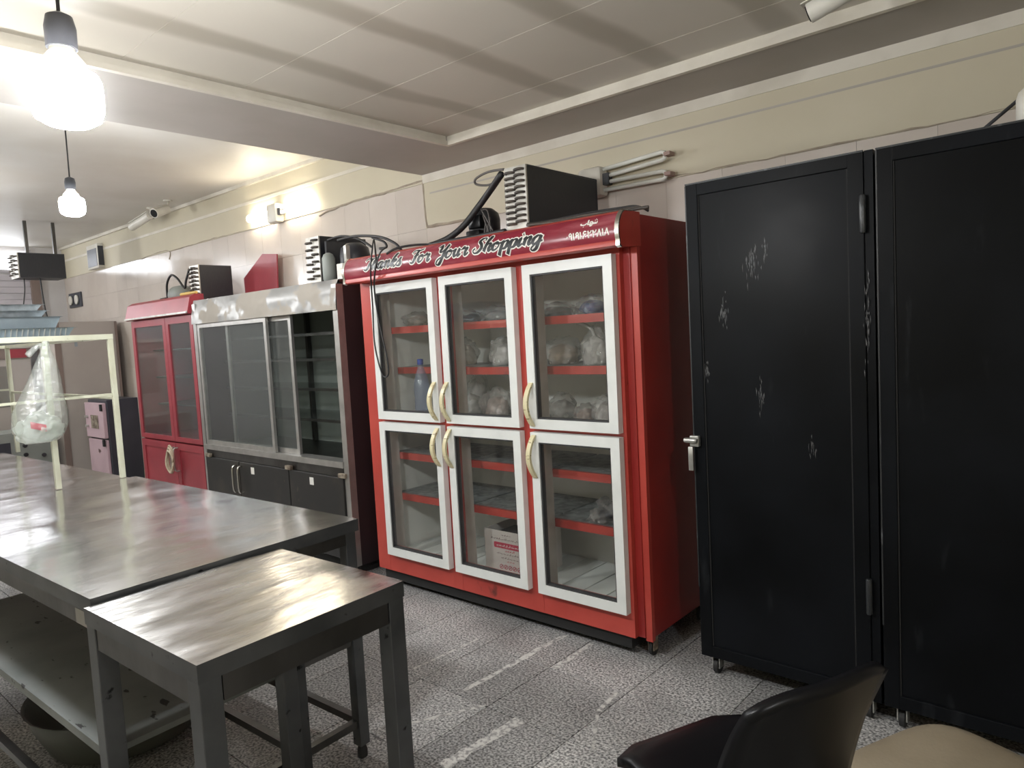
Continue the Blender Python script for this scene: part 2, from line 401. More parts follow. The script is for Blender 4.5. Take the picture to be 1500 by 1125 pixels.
def ridge(pts, r):
    p = smoothpath(pts, 10); q = [v+Vector((0, -.001, .008*noise.noise(v*9))) for v in p]
    obj('mortar_ridge', tube(bmesh.new(), q, [r*(.6+.8*abs(noise.noise(v*7+Vector((3, 0, 0))))) for v in p], 6), 'ridge', wb)
yy = WY-.012
ridge([(-4.85, yy, 2.50), (-4.5, yy, 2.535), (-4.0, yy, 2.54), (-3.66, yy, 2.55), (-3.625, yy, 2.53), (-3.62, yy, 2.4), (-3.61, yy, 2.27), (-3.58, yy, 2.24), (-3.4, yy, 2.235), (-3.1, yy, 2.235)], .011)
ridge([(-2.0, yy, 2.24), (-1.4, yy, 2.235), (-.8, yy, 2.235), (-.3, yy, 2.235)], .006)
ridge([(-8.3, yy, 2.53), (-7.62, yy, 2.545), (-7.6, yy, 2.45)], .006); ridge([(-7.55, yy, 2.53), (-6.6, yy, 2.54), (-5.9, yy, 2.535)], .006)
struct('trim_1', BX(-3.62, XR, WY-.022, WY-.016, SOF-.055, SOF), 'trimwhite')                          # cornice strip under the soffit
struct('trim_2', BX(-3.56, XR, WY-.0175, WY-.0155, 2.452, 2.462), 'soffit')                             # groove line
b = BX(XE+.01, -3.62, WY-.045, WY-.016, FARZ-.03, FARZ); struct('trim_3', b, 'trimwhite')
struct('trim_4', BX(XE+.01, -3.62, WY-.021, WY-.016, FARZ-.19, FARZ-.165), 'trimwhite')
wl = struct('wall_left', BX(XE-.12, XE, YF, WY, 0, 3.05), 'farwall')
struct('wall_right', BX(XR, XR+.12, YF, WY, 0, 3.05), 'plaster')
struct('wall_front', BX(XE, XR, YF-.12, YF, 0, 3.05), 'plaster')
# ceilings
MX, MY = -2.96, 2.925      # inner edges of the dropped border
ce = struct('ceiling', BX(XE, XR, YF, WY, 3.0, 3.06), 'farceil')
obj('far_lining', BX(XE, -3.60, YF, WY, FARZ, 3.0), 'farceil', ce)
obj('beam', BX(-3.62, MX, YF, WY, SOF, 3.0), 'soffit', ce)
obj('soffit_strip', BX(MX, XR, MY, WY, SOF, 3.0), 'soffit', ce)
NZ = 2.632
y = MY
k = 0
while y > YF+.01:
    y2 = max(y-.25, YF)
    obj('ceiling_plank', BX(MX, XR, y2+.0003, y-.0003, NZ+(.0008 if k % 2 else 0), NZ+.02), 'pvc', ce); y = y2; k += 1
bm = bmesh.new()
for (w, z0, z1) in ((.026, SOF-.006, SOF+.018), (.014, SOF+.018, NZ)):
    box(bm, MX-.008, XR, MY-w+.012, MY+.012, z0, z1); box(bm, MX-.012, MX+w-.012, YF, MY-.0145, z0, z1)
struct('trim_5', bm, 'trimwhite')
# end of the hall: strip window over a roller shutter
w1 = struct('window_1', BX(XE, XE+.03, -1.2, 2.92, 2.60, 2.64), 'shutter')
obj('pane', BX(XE, XE+.02, -1.2, 2.9, 2.64, 2.86), 'daylight', w1)
obj('window_frame', BX(XE, XE+.05, 2.9, 2.96, 2.6, 2.9), 'shutter', w1)
d1 = struct('door_1', BX(XE, XE+.08, 2.92, 3.02, 0, 2.66), 'browncab')
for k in range(32): obj('shutter_slat', BX(XE, XE+.03+.008*(k % 2), -1.2, 2.92, .02+k*.08, .02+k*.08+.076), 'shutter', d1)

# ------------------------------------------------------------------ hanging lamps
def bulb(loc, d, ztop, label, group='hanging lamps'):
    x, y, z = loc; r = d/2
    t = thing('pendant_bulb', label, 'lamp', loc, group=group)
    h = d*.80
    prof = [(r*.30, -h*.5), (r*.62, -h*.47), (r*.88, -h*.37), (r*.98, -h*.2), (r*1.0, h*.1), (r*.98, h*.32), (r*.9, h*.44), (r*.7, h*.5)]
    obj('globe', LT(prof, loc, 28), 'globe', t, 2)
    obj('collar', LT([(r*.66, h*.5), (r*.6, h*.66), (r*.36, h*.86), (r*.34, h*.95)], loc, 24), 'plasticwhite', t, 2)
    obj('socket', LT([(r*.42, h*.92), (r*.43, h*1.3), (r*.36, h*1.5), (r*.12, h*1.58)], loc, 20), 'canblack', t, 2)
    obj('cord', TB([(x, y, z+h*1.55), (x+.006, y, z+h*1.55+(ztop-z-h*1.55)*.4), (x-.004, y+.004, ztop)], .004, 6), 'cable', t)
def at_depth(x, y, d): return CAM+ray(x, y)*d
B1 = at_depth(98, 145, .145*FPX/97); B2 = at_depth(106, 303, .13*FPX/34)
bulb(tuple(B1), .145, NZ, 'glowing white LED bulb hanging on a cord over the steel tables')
bulb(tuple(B2), .13, FARZ, 'glowing LED bulb hanging beyond the ceiling beam, above the tray rack')
bulb((.75, .35, 2.2), .118, NZ, 'glowing LED bulb hanging before the black steel cabinets')
bulb((-3.2, .40, 2.12), .14, SOF, 'added fill bulb hanging out of view from the ceiling beam over the long table')  # extra lamp outside the view, added to brighten the near room
bulb((-9.3, .9, 2.35), .15, FARZ, 'added fill bulb hanging out of view above the low oven')  # unseen lamp, hung here to lift the far end wall
bulb((-7.0, 1.0, 2.35), .13, FARZ, 'added fill bulb hanging out of view midway along the far hall')  # another lamp put in off view for more light along the hall

# ------------------------------------------------------------------ red six-door fridge
FX0, FX1, FYB = -3.50, -1.60, 3.30
F = thing('display_fridge', 'red six-door display fridge with white framed glass doors and lettered canopy', 'fridge', (-2.55, 2.95, 0))
FZ0, FZ1 = .10, 1.975
b = bmesh.new()
box(b, FX0, FX0+.05, 2.69, FYB, FZ0, FZ1); box(b, FX0+.05, FX1-.05, FYB-.05, FYB, FZ0, FZ1)
box(b, FX0+.05, FX1-.05, 2.69, FYB-.05, FZ1-.05, FZ1); box(b, FX0+.05, FX1-.05, 2.69, FYB-.05, FZ0, FZ0+.06)
obj('shell', b, 'red', F)
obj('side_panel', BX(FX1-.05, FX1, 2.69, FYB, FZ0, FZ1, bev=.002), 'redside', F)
b = bmesh.new()   # liner
box(b, FX0+.05, FX0+.058, 2.72, FYB-.06, .16, FZ1-.05); box(b, FX1-.058, FX1-.05, 2.72, FYB-.06, .16, FZ1-.05)
box(b, FX0+.05, FX1-.05, FYB-.06, FYB-.05, .16, FZ1-.05); box(b, FX0+.058, FX1-.058, 2.70, FYB-.06, 1.0, 1.025)
obj('liner', b, 'liner', F)
xs = [(FX0+.015, -3.375), (-2.825, -2.755), (-2.255, -2.185), (-1.715, FX1-.065)]
for a, c in xs:
    obj('front_post', BX(a, c, 2.64, 2.69, .10, 1.84), 'red', F)
    if a > -3: obj('inner_post', BX(a+.004, c-.004, 2.69, 2.765, .16, 1.9), 'post', F)
obj('inner_post', BX(FX0+.058, -3.375, 2.70, 2.765, .16, 1.9), 'post', F); obj('inner_post', BX(-1.71, FX1-.058, 2.70, 2.765, .16, 1.9), 'post', F)
for i in range(3):
    a, c = xs[i][1]+.0005, xs[i+1][0]-.0005
    obj('front_rail', BX(a, c, 2.641, 2.69, .10, .245), 'red', F); obj('front_rail', BX(a, c, 2.641, 2.69, .985, 1.055), 'red', F); obj('front_rail', BX(a, c, 2.641, 2.69, 1.775, 1.84), 'red', F)
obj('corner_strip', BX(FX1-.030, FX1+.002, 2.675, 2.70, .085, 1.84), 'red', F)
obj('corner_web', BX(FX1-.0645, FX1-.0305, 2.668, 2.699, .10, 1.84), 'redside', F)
obj('plinth', BX(FX0+.04, FX1-.10, 2.665, 3.22, .035, FZ0-.0005), 'underblack', F)
# doors
cols = [(-3.345, -2.815), (-2.765, -2.25), (-2.185, -1.68)]
def bow(x, z0, z1, yb, w=.024, bulge=.05):
    rows = []; N = 12; b = bmesh.new(); prev = None
    for k in range(N+1):
        t = k/N; z = z0+(z1-z0)*t; s = math.sin(math.pi*t)**.8*bulge; y1 = yb-.006-s
        y2 = min(yb, y1+.014)
        ring = [b.verts.new((x+sx*w/2, yv, z)) for sx, yv in ((-1, y1), (1, y1), (1, y2), (-1, y2))]
        if prev:
            for q in range(4): b.faces.new((prev[q], prev[(q+1) % 4], ring[(q+1) % 4], ring[q]))
        else: b.faces.new(ring[::-1])
        prev = ring
    b.faces.new(prev); return b
for ci, (a, c) in enumerate(cols):
    for z0, z1, up in ((1.03, 1.81, 1), (.215, 1.012, 0)):
        fw = .047; y0, y1 = 2.60, 2.637; b = bmesh.new()
        for pts in (((a, z0), (c, z0), (c-fw, z0+fw), (a+fw, z0+fw)), ((c, z0), (c, z1), (c-fw, z1-fw), (c-fw, z0+fw)),
                    ((c, z1), (a, z1), (a+fw, z1-fw), (c-fw, z1-fw)), ((a, z1), (a, z0), (a+fw, z0+fw), (a+fw, z1-fw))):
            q = [(p[0]+(.0004 if p[0] < (a+c)/2 else -.0004), y0, p[1]) for p in pts]; prism(b, q, (0, y1-y0, 0))
        D = obj('door', b, 'doorwhite', F, label='white framed glass fridge door')
        g = bmesh.new(); gw = .008
        box(g, a+fw, a+fw+gw, 2.606, 2.632, z0+fw, z1-fw); box(g, c-fw-gw, c-fw, 2.606, 2.632, z0+fw, z1-fw)
        box(g, a+fw+gw, c-fw-gw, 2.606, 2.632, z0+fw, z0+fw+gw); box(g, a+fw+gw, c-fw-gw, 2.606, 2.632, z1-fw-gw, z1-fw)
        obj('gasket', g, 'gasket', D)
        obj('pane', BX(a+fw+gw, c-fw-gw, 2.612, 2.616, z0+fw+gw, z1-fw-gw), 'glass', D)
        hx = (c-.024) if ci == 0 else (a+.024)
        obj('handle', bow(hx, (z0+.012) if up else (z1-.222), (z0+.222) if up else (z1-.012), y0), 'handle', D, 2, label='curved cream and gold door handle')
# shelves and slatted deck
SHZ = [1.565, 1.318, 1.03, .80, .545]
for z in SHZ:
    for i in range(3):
        a, c = [(-3.436, -2.80), (-2.78, -2.23), (-2.21, -1.664)][i]
        yo = .075 if (i == 0 and z == 1.318) else 0
        sh = obj('shelf', BX(a, c, 2.79+yo, 3.22, z-.012, z), 'shelftop', F)
        obj('shelf_edge', BX(a, c, 2.77+yo, 2.7895+yo, z-.04, z), 'red', sh)
for k in range(13):
    x = -3.43+k*.1365; obj('deck_board', BX(x, min(x+.128, -1.665), 2.775, 3.235, .162, .185, bev=.001), 'deck', F)
for x in (FX0+.06, FX1-.03):
    for y in (2.73, 3.2): caster(F, x, y, .033, FZ0)
# canopy
CXa, CXb = -3.475, -1.585
def arc(s):   # s metres along the bulged band, measured from its lower edge
    th = math.radians(-20)+s/.107; n = Vector((0, -math.cos(th), math.sin(th)))
    return Vector((0, 2.62, 1.89))+n*.107, n
prof = [(2.64, 1.835), (2.53, 1.826), (2.518, 1.832), (2.518, 1.85)]
arcp = [arc(.121*k/14)[0] for k in range(15)]
full = prof+[(p.y, p.z) for p in arcp]+[(2.56, 1.976), (2.64, 1.979), (2.689, 1.979), (2.689, 1.835)]
CN = obj('canopy', PR([(CXa, y, z) for y, z in full], (CXb-CXa, 0, 0)), 'red', F, 2)
rows = [[(x, arc(.121*k/20)[0].y-.0006*arc(0)[1].y*-1, arc(.121*k/20)[0].z) for x in (CXa+.012, CXb-.012)] for k in range(21)]
b = bmesh.new(); rows = [[Vector((x, 0, 0))+arc(.121*k/20)[0]+arc(.121*k/20)[1]*.0008 for x in (CXa+.001, CXb-.001)] for k in range(21)]
sheet(b, rows); obj('banner', b, 'banner', CN, True)
for x0, x1 in ((CXa-.004, CXa+.016), (CXb-.016, CXb+.004)):
    q = [(2.53, 1.822), (2.514, 1.83)]+[(p.y-.004, p.z) for p in arcp]+[(2.557, 1.98), (2.62, 1.982)]; q2 = [(2.62, 1.977), (2.563, 1.974)]+[(p.y+.003, p.z-.001) for p in arcp[::-1]]+[(2.521, 1.833), (2.532, 1.829)]
    obj('end_cap', PR([(x0, y, z) for y, z in q+q2], (x1-x0, 0, 0)), 'chrome', CN, 2)
# --- stroke lettering
G = {
 'T': (1.2, [[(0, 1.45), (.12, 1.8), (.5, 1.85), (.9, 1.72), (1.4, 1.95)], [(.95, 1.75), (.85, .9), (.7, .25), (.4, 0), (.12, .22)]]),
 'h': (1.0, [[(.05, .3), (.42, 1.3), (.55, 1.9), (.42, 2), (.3, 1.4), (.2, 0)], [(.2, .45), (.5, .98), (.75, .85), (.7, .3), (.82, 0), (1.05, .28)]]),
 'a': (1.0, [[(.75, .8), (.48, 1), (.17, .7), (.12, .25), (.35, 0), (.65, .35), (.8, .98)], [(.8, .98), (.72, .3), (.84, 0), (1.05, .28)]]),
 'n': (1.0, [[(0, .75), (.17, 1), (.22, .6), (.2, 0)], [(.2, .45), (.5, .98), (.73, .85), (.7, .3), (.82, 0), (1.05, .28)]]),
 'k': (.95, [[(.05, .3), (.42, 1.3), (.55, 1.9), (.42, 2), (.3, 1.4), (.2, 0)], [(.22, .5), (.55, 1), (.75, .85), (.35, .5), (.6, .1), (.78, 0), (1, .28)]]),
 's': (.75, [[(.02, .3), (.42, 1.15), (.38, .75), (.62, .4), (.5, .05), (.2, 0), (.05, .22)]]),
 'F': (1.15, [[(0, 1.45), (.12, 1.82), (.5, 1.88), (.95, 1.78), (1.45, 1.95)], [(.8, 1.8), (.7, .9), (.55, .2), (.25, 0), (.03, .22)], [(.42, .95), (.8, .98), (1.1, 1.12)]]),
 'o': (.95, [[(.5, 1), (.17, .75), (.14, .25), (.4, 0), (.72, .3), (.75, .75), (.5, 1), (.6, .78), (.98, .85)]]),
 'r': (.85, [[(0, .7), (.2, 1.1), (.25, .88), (.5, .92), (.64, .88), (.56, .4), (.62, .03), (.75, 0), (.95, .28)]]),
 'Y': (1.2, [[(0, 1.6), (.2, 1.95), (.4, 1.5), (.4, 1.05), (.65, .9), (.95, 1.4), (1.12, 1.95)], [(1.12, 1.95), (.98, .8), (.85, -.2), (.55, -.8), (.22, -.65), (.4, -.1), (1.15, .35)]]),
 'u': (1.0, [[(0, .75), (.17, 1), (.18, .4), (.32, 0), (.55, .25), (.72, 1)], [(.72, 1), (.68, .3), (.8, 0), (1.02, .28)]]),
 'S': (1.15, [[(1.05, 1.5), (.98, 1.9), (.6, 1.92), (.42, 1.5), (.75, 1.05), (.92, .55), (.62, .05), (.22, 0), (0, .35), (.2, .6)]]),
 'p': (.95, [[(0, .65), (.18, 1), (.2, .2), (.15, -.8)], [(.2, .55), (.5, 1), (.78, .75), (.68, .15), (.42, 0), (.25, .12)], [(.68, .15), (.98, .3)]]),
 'i': (.55, [[(0, .5), (.2, 1), (.18, .3), (.3, 0), (.55, .28)], [(.26, 1.42), (.32, 1.5)]]),
 'g': (1.05, [[(.75, .8), (.48, 1), (.17, .7), (.12, .25), (.35, 0), (.65, .35), (.8, .98)], [(.8, .98), (.74, 0), (.62, -.6), (.32, -.8), (.1, -.55), (.4, -.1), (1.1, .32)]]),
 '0': (.45, [[(.2, .42), (.3, .52), (.22, .55)]]), '1': (.42, [[(.12, 1), (.2, .5), (.24, 0)]]),
 '2': (.72, [[(.12, 1), (.2, .5), (.24, 0)], [(.13, .95), (.3, .68), (.5, .72), (.62, 1)]]),
 '6': (.72, [[(.62, .9), (.35, 1), (.2, .75), (.4, .58), (.66, .64)], [(.42, .58), (.22, .3), (.12, 0)]]),
 '8': (.66, [[(.03, 0), (.2, .5), (.32, 1)], [(.32, 1), (.46, .5), (.62, 0)]]),
 '9': (.62, [[(.5, .78), (.3, 1), (.12, .78), (.28, .56), (.5, .74), (.5, .35), (.56, 0)]]),
 'name': (2.5, [[(0, .5), (.05, .2), (.4, .1), (.7, .2), (.78, .48)], [(.38, -.25), (.44, -.3)], [(1.0, 1.15), (1.0, .5), (1.02, .12), (1.35, .12)],
                [(1.35, .12), (1.28, .5), (1.5, .62), (1.62, .3), (1.4, .1), (1.36, -.22), (1.55, -.2), (1.65, .12)], [(1.65, .12), (1.78, .15), (1.8, .45)], [(1.8, .2), (1.9, .12), (2.0, .2), (2.02, .45)],
                [(2.02, .2), (2.12, .12), (2.25, .2), (2.28, .52)], [(1.92, .8), (1.98, .85)], [(2.18, .8), (2.24, .85)], [(2.05, 1.02), (2.11, 1.07)]]),
}
def strokes(bm, glyph, place, sx, sy, slant, thick, thin, grow, place_off):
    for path in glyph:
        p = smoothpath([(q[0]+slant*q[1], q[1], 0) for q in path], 7); prev = None; N = len(p)
        for i, v in enumerate(p):
            d = p[min(i+1, N-1)]-p[max(i-1, 0)]; d = Vector((d.x*sx, d.y*sy, 0)).normalized() if d.length > 0 else Vector((0, 1, 0))
            w = (thin+(thick-thin)*max(0, -d.y if N > 9 else abs(d.y)))*.5+grow
            if i in (0, N-1) and grow: v = v+Vector((d.x*grow/sx, d.y*grow/sy, 0))*(1 if i else -1)
            n = Vector((-d.y, d.x, 0))*w
            a = bm.verts.new(place(v.x*sx+n.x, v.y*sy+n.y, place_off)); c = bm.verts.new(place(v.x*sx-n.x, v.y*sy-n.y, place_off))
            if prev: bm.faces.new((prev[0], a, c, prev[1]))
            prev = (a, c)
def bandplace(x0, s0):
    def f(u, v, off):
        p, n = arc(s0+v); return Vector((x0+u, 0, 0))+p+n*off
    return f
def write(text, x0, x1, s0, sy, slant, thick, thin, grow, off, bm):
    tot = sum(G[c][0] for c in text); sx = (x1-x0)/tot; u = 0
    for c in text:
        strokes(bm, G[c][1], bandplace(x0+u*sx, s0), sx, sy, slant, thick, thin, grow, off); u += G[c][0]
num, nam = bmesh.new(), bmesh.new()
for wd, xa, xb in (('Thanks', 531, 586), ('For', 600, 628), ('Your', 638, 684), ('Shopping', 693, 794)):
    xa, xb = pY(xa, 385, 2.513).x, pY(xb, 370, 2.513).x
    outl, ink = bmesh.new(), bmesh.new()
    write(wd, xa, xb, .036, .035, .28, .020, .008, .0055, .0018, outl); write(wd, xa, xb, .036, .035, .28, .020, .008, 0, .0028, ink)
    obj('lettering_outline', outl, 'paintwhite', CN, label='white outline of the word '+wd); obj('lettering', ink, 'ink', CN, label='black script word '+wd)
xa, xb = pY(829, 358, 2.515).x, pY(893, 350, 2.515).x; write('09191622818', xa, xb, .024, .030, .05, .0058, .0048, 0, .0018, num)
xa, xb = pY(851, 340, 2.52).x, pY(876, 337, 2.52).x; strokes(nam, G['name'][1], bandplace(xa, .080), (xb-xa)/2.4, .022, 0, .0075, .0055, 0, .0018)
obj('phone_lettering', num, 'paintwhite', CN, label='white Persian phone number'); obj('name_lettering', nam, 'paintwhite', CN, label='white Persian name')

# --- contents of the fridge
def bag(px, z, Y, wx, wy, h, m, label, seed, cat='bag', name='food_bag', group=None, neck=0, amp=.2):
    x = pY(*px, Y).x
    t = thing(name, label, cat, (x, Y, z), group=group)
    obj('bag_film', blob((x, Y, z+.0005), (wx, wy, h), seed, amp*1.6, 4, True, .62, neck), 'cling', t, 2)
    if m != 'clear':
        obj('bag_content', blob((x, Y, z+.001), (wx*.78, wy*.78, h*.72), seed+40, amp*1.3, 3, True, .6), m, t, True)
    return t
bag((824, 515), 1.318, 2.97, .105, .10, .085, 'bread', 'bread-filled plastic bag lying on the middle shelf of red fridge', 1)
o = bag((872, 505), 1.318, 2.88, .075, .07, .12, 'clearbag', 'tied clear plastic bag standing beside the bread-filled bag', 2, neck=.75)
x = pY(872, 505, 2.88).x
obj('twisted_neck', tube(bmesh.new(), smoothpath([(x, 2.88, 1.45), (x-.015, 2.875, 1.49), (x-.05, 2.87, 1.515), (x-.09, 2.86, 1.525)], 5), .009, 8), 'clearbag', o, True)
bag((738, 512), 1.318, 2.90, .075, .08, .10, 'clearbag', 'round clear bag on the middle shelf behind the second door', 3)
bag((682, 512), 1.318, 3.02, .07, .08, .10, 'bread', 'pale filled bag at the back of the middle shelf', 4)
bag((824, 590), 1.03, 2.97, .075, .08, .085, 'clearbag', 'crumpled white bag on the lower shelf beside a brown packet', 5)
bag((858, 598), 1.03, 2.90, .055, .07, .055, 'meatbag', 'low brown packet squeezed between two clear bags', 6)
bag((886, 590), 1.03, 2.88, .065, .07, .085, 'clearbag', 'clear bag against the side wall of the lower shelf', 7)
bag((728, 583), 1.03, 2.90, .085, .08, .10, 'meatbag', 'brown meat bag on the lower shelf behind the second door', 8)
bag((692, 592), 1.03, 2.95, .08, .07, .07, 'clearbag', 'wrinkled clear bag next to the brown meat bag', 9)
bag((700, 545), 1.03, 3.12, .07, .06, .15, 'clearbag', 'tall clear bag behind the wrinkled clear bag', 10, neck=.3)
bag((870, 440), 1.565, 2.92, .085, .09, .06, 'bluebag', 'shiny blue bag on the top shelf of red fridge', 11)
bag((815, 445), 1.565, 2.97, .12, .09, .045, 'darkbag', 'dark crinkled bag on the top shelf next to the blue bag', 12)
bag((730, 452), 1.565, 2.95, .09, .09, .05, 'clearbag', 'clear crinkled bag on the top shelf behind the second door', 13)
bag((690, 458), 1.565, 3.0, .08, .08, .045, 'darkbag', 'small dark bag on the top shelf beside the clear crinkled bag', 14)
bag((612, 455), 1.565, 2.95, .09, .09, .055, 'bread', 'small food bag on the top shelf behind the corded door', 15)
bag((893, 752), .545, 2.90, .07, .10, .06, 'darkbag', 'crumpled grey plastic sheet on the lowest shelf', 16, amp=.5)
bx = pY(618, 570, 2.793).x
bt = thing('water_bottle', 'large blue plastic water bottle standing behind the corded door', 'bottle', (bx, 2.793, 1.031))
obj('bottle_body', LT([(.036, .0), (.046, .006), (.047, .06), (.044, .075), (.047, .09), (.044, .11), (.047, .13), (.047, .18), (.044, .20), (.034, .245), (.018, .285), (.015, .31)], (bx, 2.793, 1.031), 24), 'bottleblue', bt, True)
obj('cap', LT([(.017, .305), (.018, .307), (.018, .335), (.014, .338)], (bx, 2.793, 1.031), 20), 'capblue', bt, 2)
# carton
cx0, cx1, cy0, cy1, cz0, cz1 = -2.725, -2.385, 2.80, 3.06, .186, .415
C = thing('carton', 'open white carton with red printing on the fridge deck', 'box', ((cx0+cx1)/2, (cy0+cy1)/2, cz0))
b = bmesh.new(); t_ = .004
box(b, cx0, cx1, cy0, cy0+t_, cz0, cz1); box(b, cx0, cx1, cy1-t_, cy1, cz0, cz1); box(b, cx0, cx0+t_, cy0+t_, cy1-t_, cz0, cz1); box(b, cx1-t_, cx1, cy0+t_, cy1-t_, cz0, cz1); box(b, cx0+t_, cx1-t_, cy0+t_, cy1-t_, cz0, cz0+t_)
obj('carton_body', b, 'cardboard', C)
obj('flap', PR([(cx1, cy0+.02, cz1), (cx1, cy1-.02, cz1), (cx1-.17, cy1-.05, cz1+.075), (cx1-.17, cy0+.05, cz1+.075)], (0, 0, .004)), 'cardboard', C)
obj('flap', PR([(cx0, cy1-.003, cz1), (cx1-.05, cy1-.003, cz1), (cx1-.08, cy1-.03, cz1+.09), (cx0+.03, cy1-.03, cz1+.09)], (0, .004, 0)), 'cardin', C)
obj('lining', BX(cx0+.006, cx1-.006, cy0+.006, cy1-.006, cz1-.05, cz1-.045), 'cardin', C)
def flatp(x0, z0):
    return lambda u, v, off: Vector((x0+u, cy0-off, z0+v))
dk, rd, wh = bmesh.new(), bmesh.new(), bmesh.new()
def scribble(bm, x0, z0, w, h, seed, th=.0022):
    rnd = random.Random(seed); u = 0
    while u < w:
        L = rnd.uniform(.010, .022); pts = [(0, 0), (L*.3, rnd.uniform(0, .6)), (L*.5, 0), (L*.8, rnd.uniform(.2, 1)), (L, 0)]
        strokes(bm, [[(a, c) for a, c in pts]], flatp(x0+u, z0), 1, h, 0, th, th, 0, .0008); u += L+.005
        if rnd.random() < .7: strokes(bm, [[(0, 0), (.002, .0)]], flatp(x0+u-.01, z0+h*rnd.choice((-.5, 1.2))), 1, 1, 0, th, th, 0, .0008)
scribble(dk, cx0+.05, .365, .25, .014, 1); scribble(dk, cx0+.13, .390, .06, .006, 8)
prism(rd, [(cx0+.075, cy0-.0012, .318), (cx1-.055, cy0-.0012, .318), (cx1-.05, cy0-.0012, .323), (cx1-.05, cy0-.0012, .345), (cx1-.055, cy0-.0012, .350), (cx0+.075, cy0-.0012, .350), (cx0+.07, cy0-.0012, .345), (cx0+.07, cy0-.0012, .323)], (0, .001, 0))
scribble(wh, cx0+.09, .329, .17, .012, 3, .0025)
for v in wh.verts: v.co.y -= .001
scribble(rd, cx0+.15, .303, .05, .010, 4, .003); scribble(dk, cx0+.09, .285, .18, .009, 5); scribble(dk, cx0+.12, .262, .13, .009, 6); scribble(rd, cx0+.16, .246, .04, .006, 7)
for k in range(5):
    x = cx0+.105+k*.032
    tube(rd, [Vector((x+.014+.012*math.cos(a*.628), cy0-.001, .215+.012*math.sin(a*.628))) for a in range(11)], .0016, 4); bar(rd, (x+.008, cy0-.001, .209), (x+.02, cy0-.001, .221), .003)
obj('printing', dk, 'darkprint', C); obj('red_printing', rd, 'redprint', C); obj('white_printing', wh, 'paintwhite', C)

# ------------------------------------------------------------------ condensers on top
def condenser(x0, x1, y0, y1, z0, z1, label, rows=10, cols=2, name='condenser'):
    t = thing(name, label, 'condenser', ((x0+x1)/2, (y0+y1)/2, z0))
    obj('fin_block', BX(x0+.008, x1-.002, y0+.012, y1-.006, z0+.012, z1-.008), 'fins', t)
    fr = bmesh.new(); box(fr, x0, x1, y0+.0125, y1, z1-.008, z1); box(fr, x0, x1, y1-.006, y1, z0, z1-.008); box(fr, x0, x1, y0+.0125, y1-.006, z0, z0+.012)
    obj('casing', fr, 'canblack', t)
    pl = obj('end_plate', BX(x0, x1, y0+.002, y0+.012, z0, z1), 'plate', t)
    dz = (z1-z0-.03)/rows; u0 = None
    for k in range(rows):
        for c in range(cols):
            cx = x0+(x1-x0)*(c+.62)/(cols+.25); z = z0+.015+dz*(k+.5)+(dz*.3 if c % 2 else 0); w = (x1-x0)/(cols+.3)*.42
            obj('return_bend', TB([(cx-w, y0+.006, z), (cx-w*.9, y0-.012, z), (cx, y0-.02, z), (cx+w*.9, y0-.012, z), (cx+w, y0+.006, z)], min(dz*.22, .0075), 6, 2), 'copper', pl, True)
    return t
condenser(-2.262, -2.13, 2.60, 3.19, 1.98, 2.275, 'large black finned condenser with pale end plate on red lettered fridge', 10, 2)
def pt(x, y, Y): return pY(x, y, Y)
cp = pY(706, 330, 2.85)
k = thing('compressor', 'black compressor with bundled wires beside the large condenser', 'compressor', (cp.x, 2.85, 1.98))
obj('compressor_can', LT([(.07, 0), (.085, .01), (.088, .13), (.08, .165), (.05, .19), (.0, .195)], (cp.x, 2.87, 1.98), 20), 'canblack', k, True)
b = bmesh.new(); box(b, cp.x-.015, cp.x+.075, 2.755, 2.80, 2.055, 2.125, bev=.008); box(b, cp.x-.045, cp.x+.055, 2.765, 2.81, 1.99, 2.05, bev=.008); obj('terminal_box', b, 'plasticblack', k, 2)
obj('base_plate', BX(cp.x-.11, cp.x+.10, 2.74, 2.96, 1.979, 1.985), 'canblack', k)
b = bmesh.new()
for s in range(5):
    a = pt(700+s*5, 300+s*8, 2.80); c = pt(722-s*3, 338+s, 2.72)
    tube(b, smoothpath([a, a.lerp(c, .4)+Vector((.04*(s % 2), -.02, .03)), c], 5), .004, 6)
obj('wires', b, 'cablegrey', k, True)
def cableO(pts, r, label, m='cable', name='cable', cat='cable', group=None, n=7, seg=8):
    return solo(name, tube(bmesh.new(), smoothpath(pts, n), r, seg), m, label, cat, group, True)
k2 = solo('fan_shroud', BX(-2.32, -2.268, 2.66, 3.12, 1.981, 2.24, bev=.01), 'canblack', 'black fan shroud fixed behind the large condenser', 'fan')
cableO([pt(735, 254, 2.66), pt(731, 260, 2.66), pt(716, 282, 2.74), pt(700, 304, 2.74), pt(678, 332, 2.72), pt(655, 350, 2.70), pt(630, 360, 2.68)], .017, 'thick black insulated pipe rising beside the compressor', name='insulated_pipe', cat='pipe')
cableO([pt(738, 248, 2.62), pt(715, 252, 2.66), pt(697, 262, 2.68), pt(698, 270, 2.70), pt(716, 271, 2.72), pt(731, 263, 2.72)], .006, 'thin grey copper tube looping off the condenser end plate', m='cablegrey', name='copper_tube', cat='pipe')
cableO([pt(630, 358, 2.62), pt(665, 352, 2.62), pt(700, 346, 2.62), pt(740, 338, 2.585)], .011, 'dark pipe lying along the canopy toward the condenser', name='insulated_pipe', cat='pipe')
for s, lb in enumerate(('thick brown cable draped across the fridge top beside the condenser', 'brown cable lying just behind the thick one on fridge top', 'frayed dark cable sticking out past the fridge canopy')):
    dz = s*.006
    cableO([pt(772, 331-s, 2.60)+Vector((0, 0, .004)), pt(810, 326-s*2, 2.61+s*.035), pt(860, 318-s*3, 2.65+s*.035), pt(905, 311-s*3, 2.67+s*.035), pt(932, 306-s*2, 2.69+s*.035), pt(950, 303+s*3, 2.70+s*.035)], .007-.001*s, lb, 'copper' if s < 2 else 'cable')
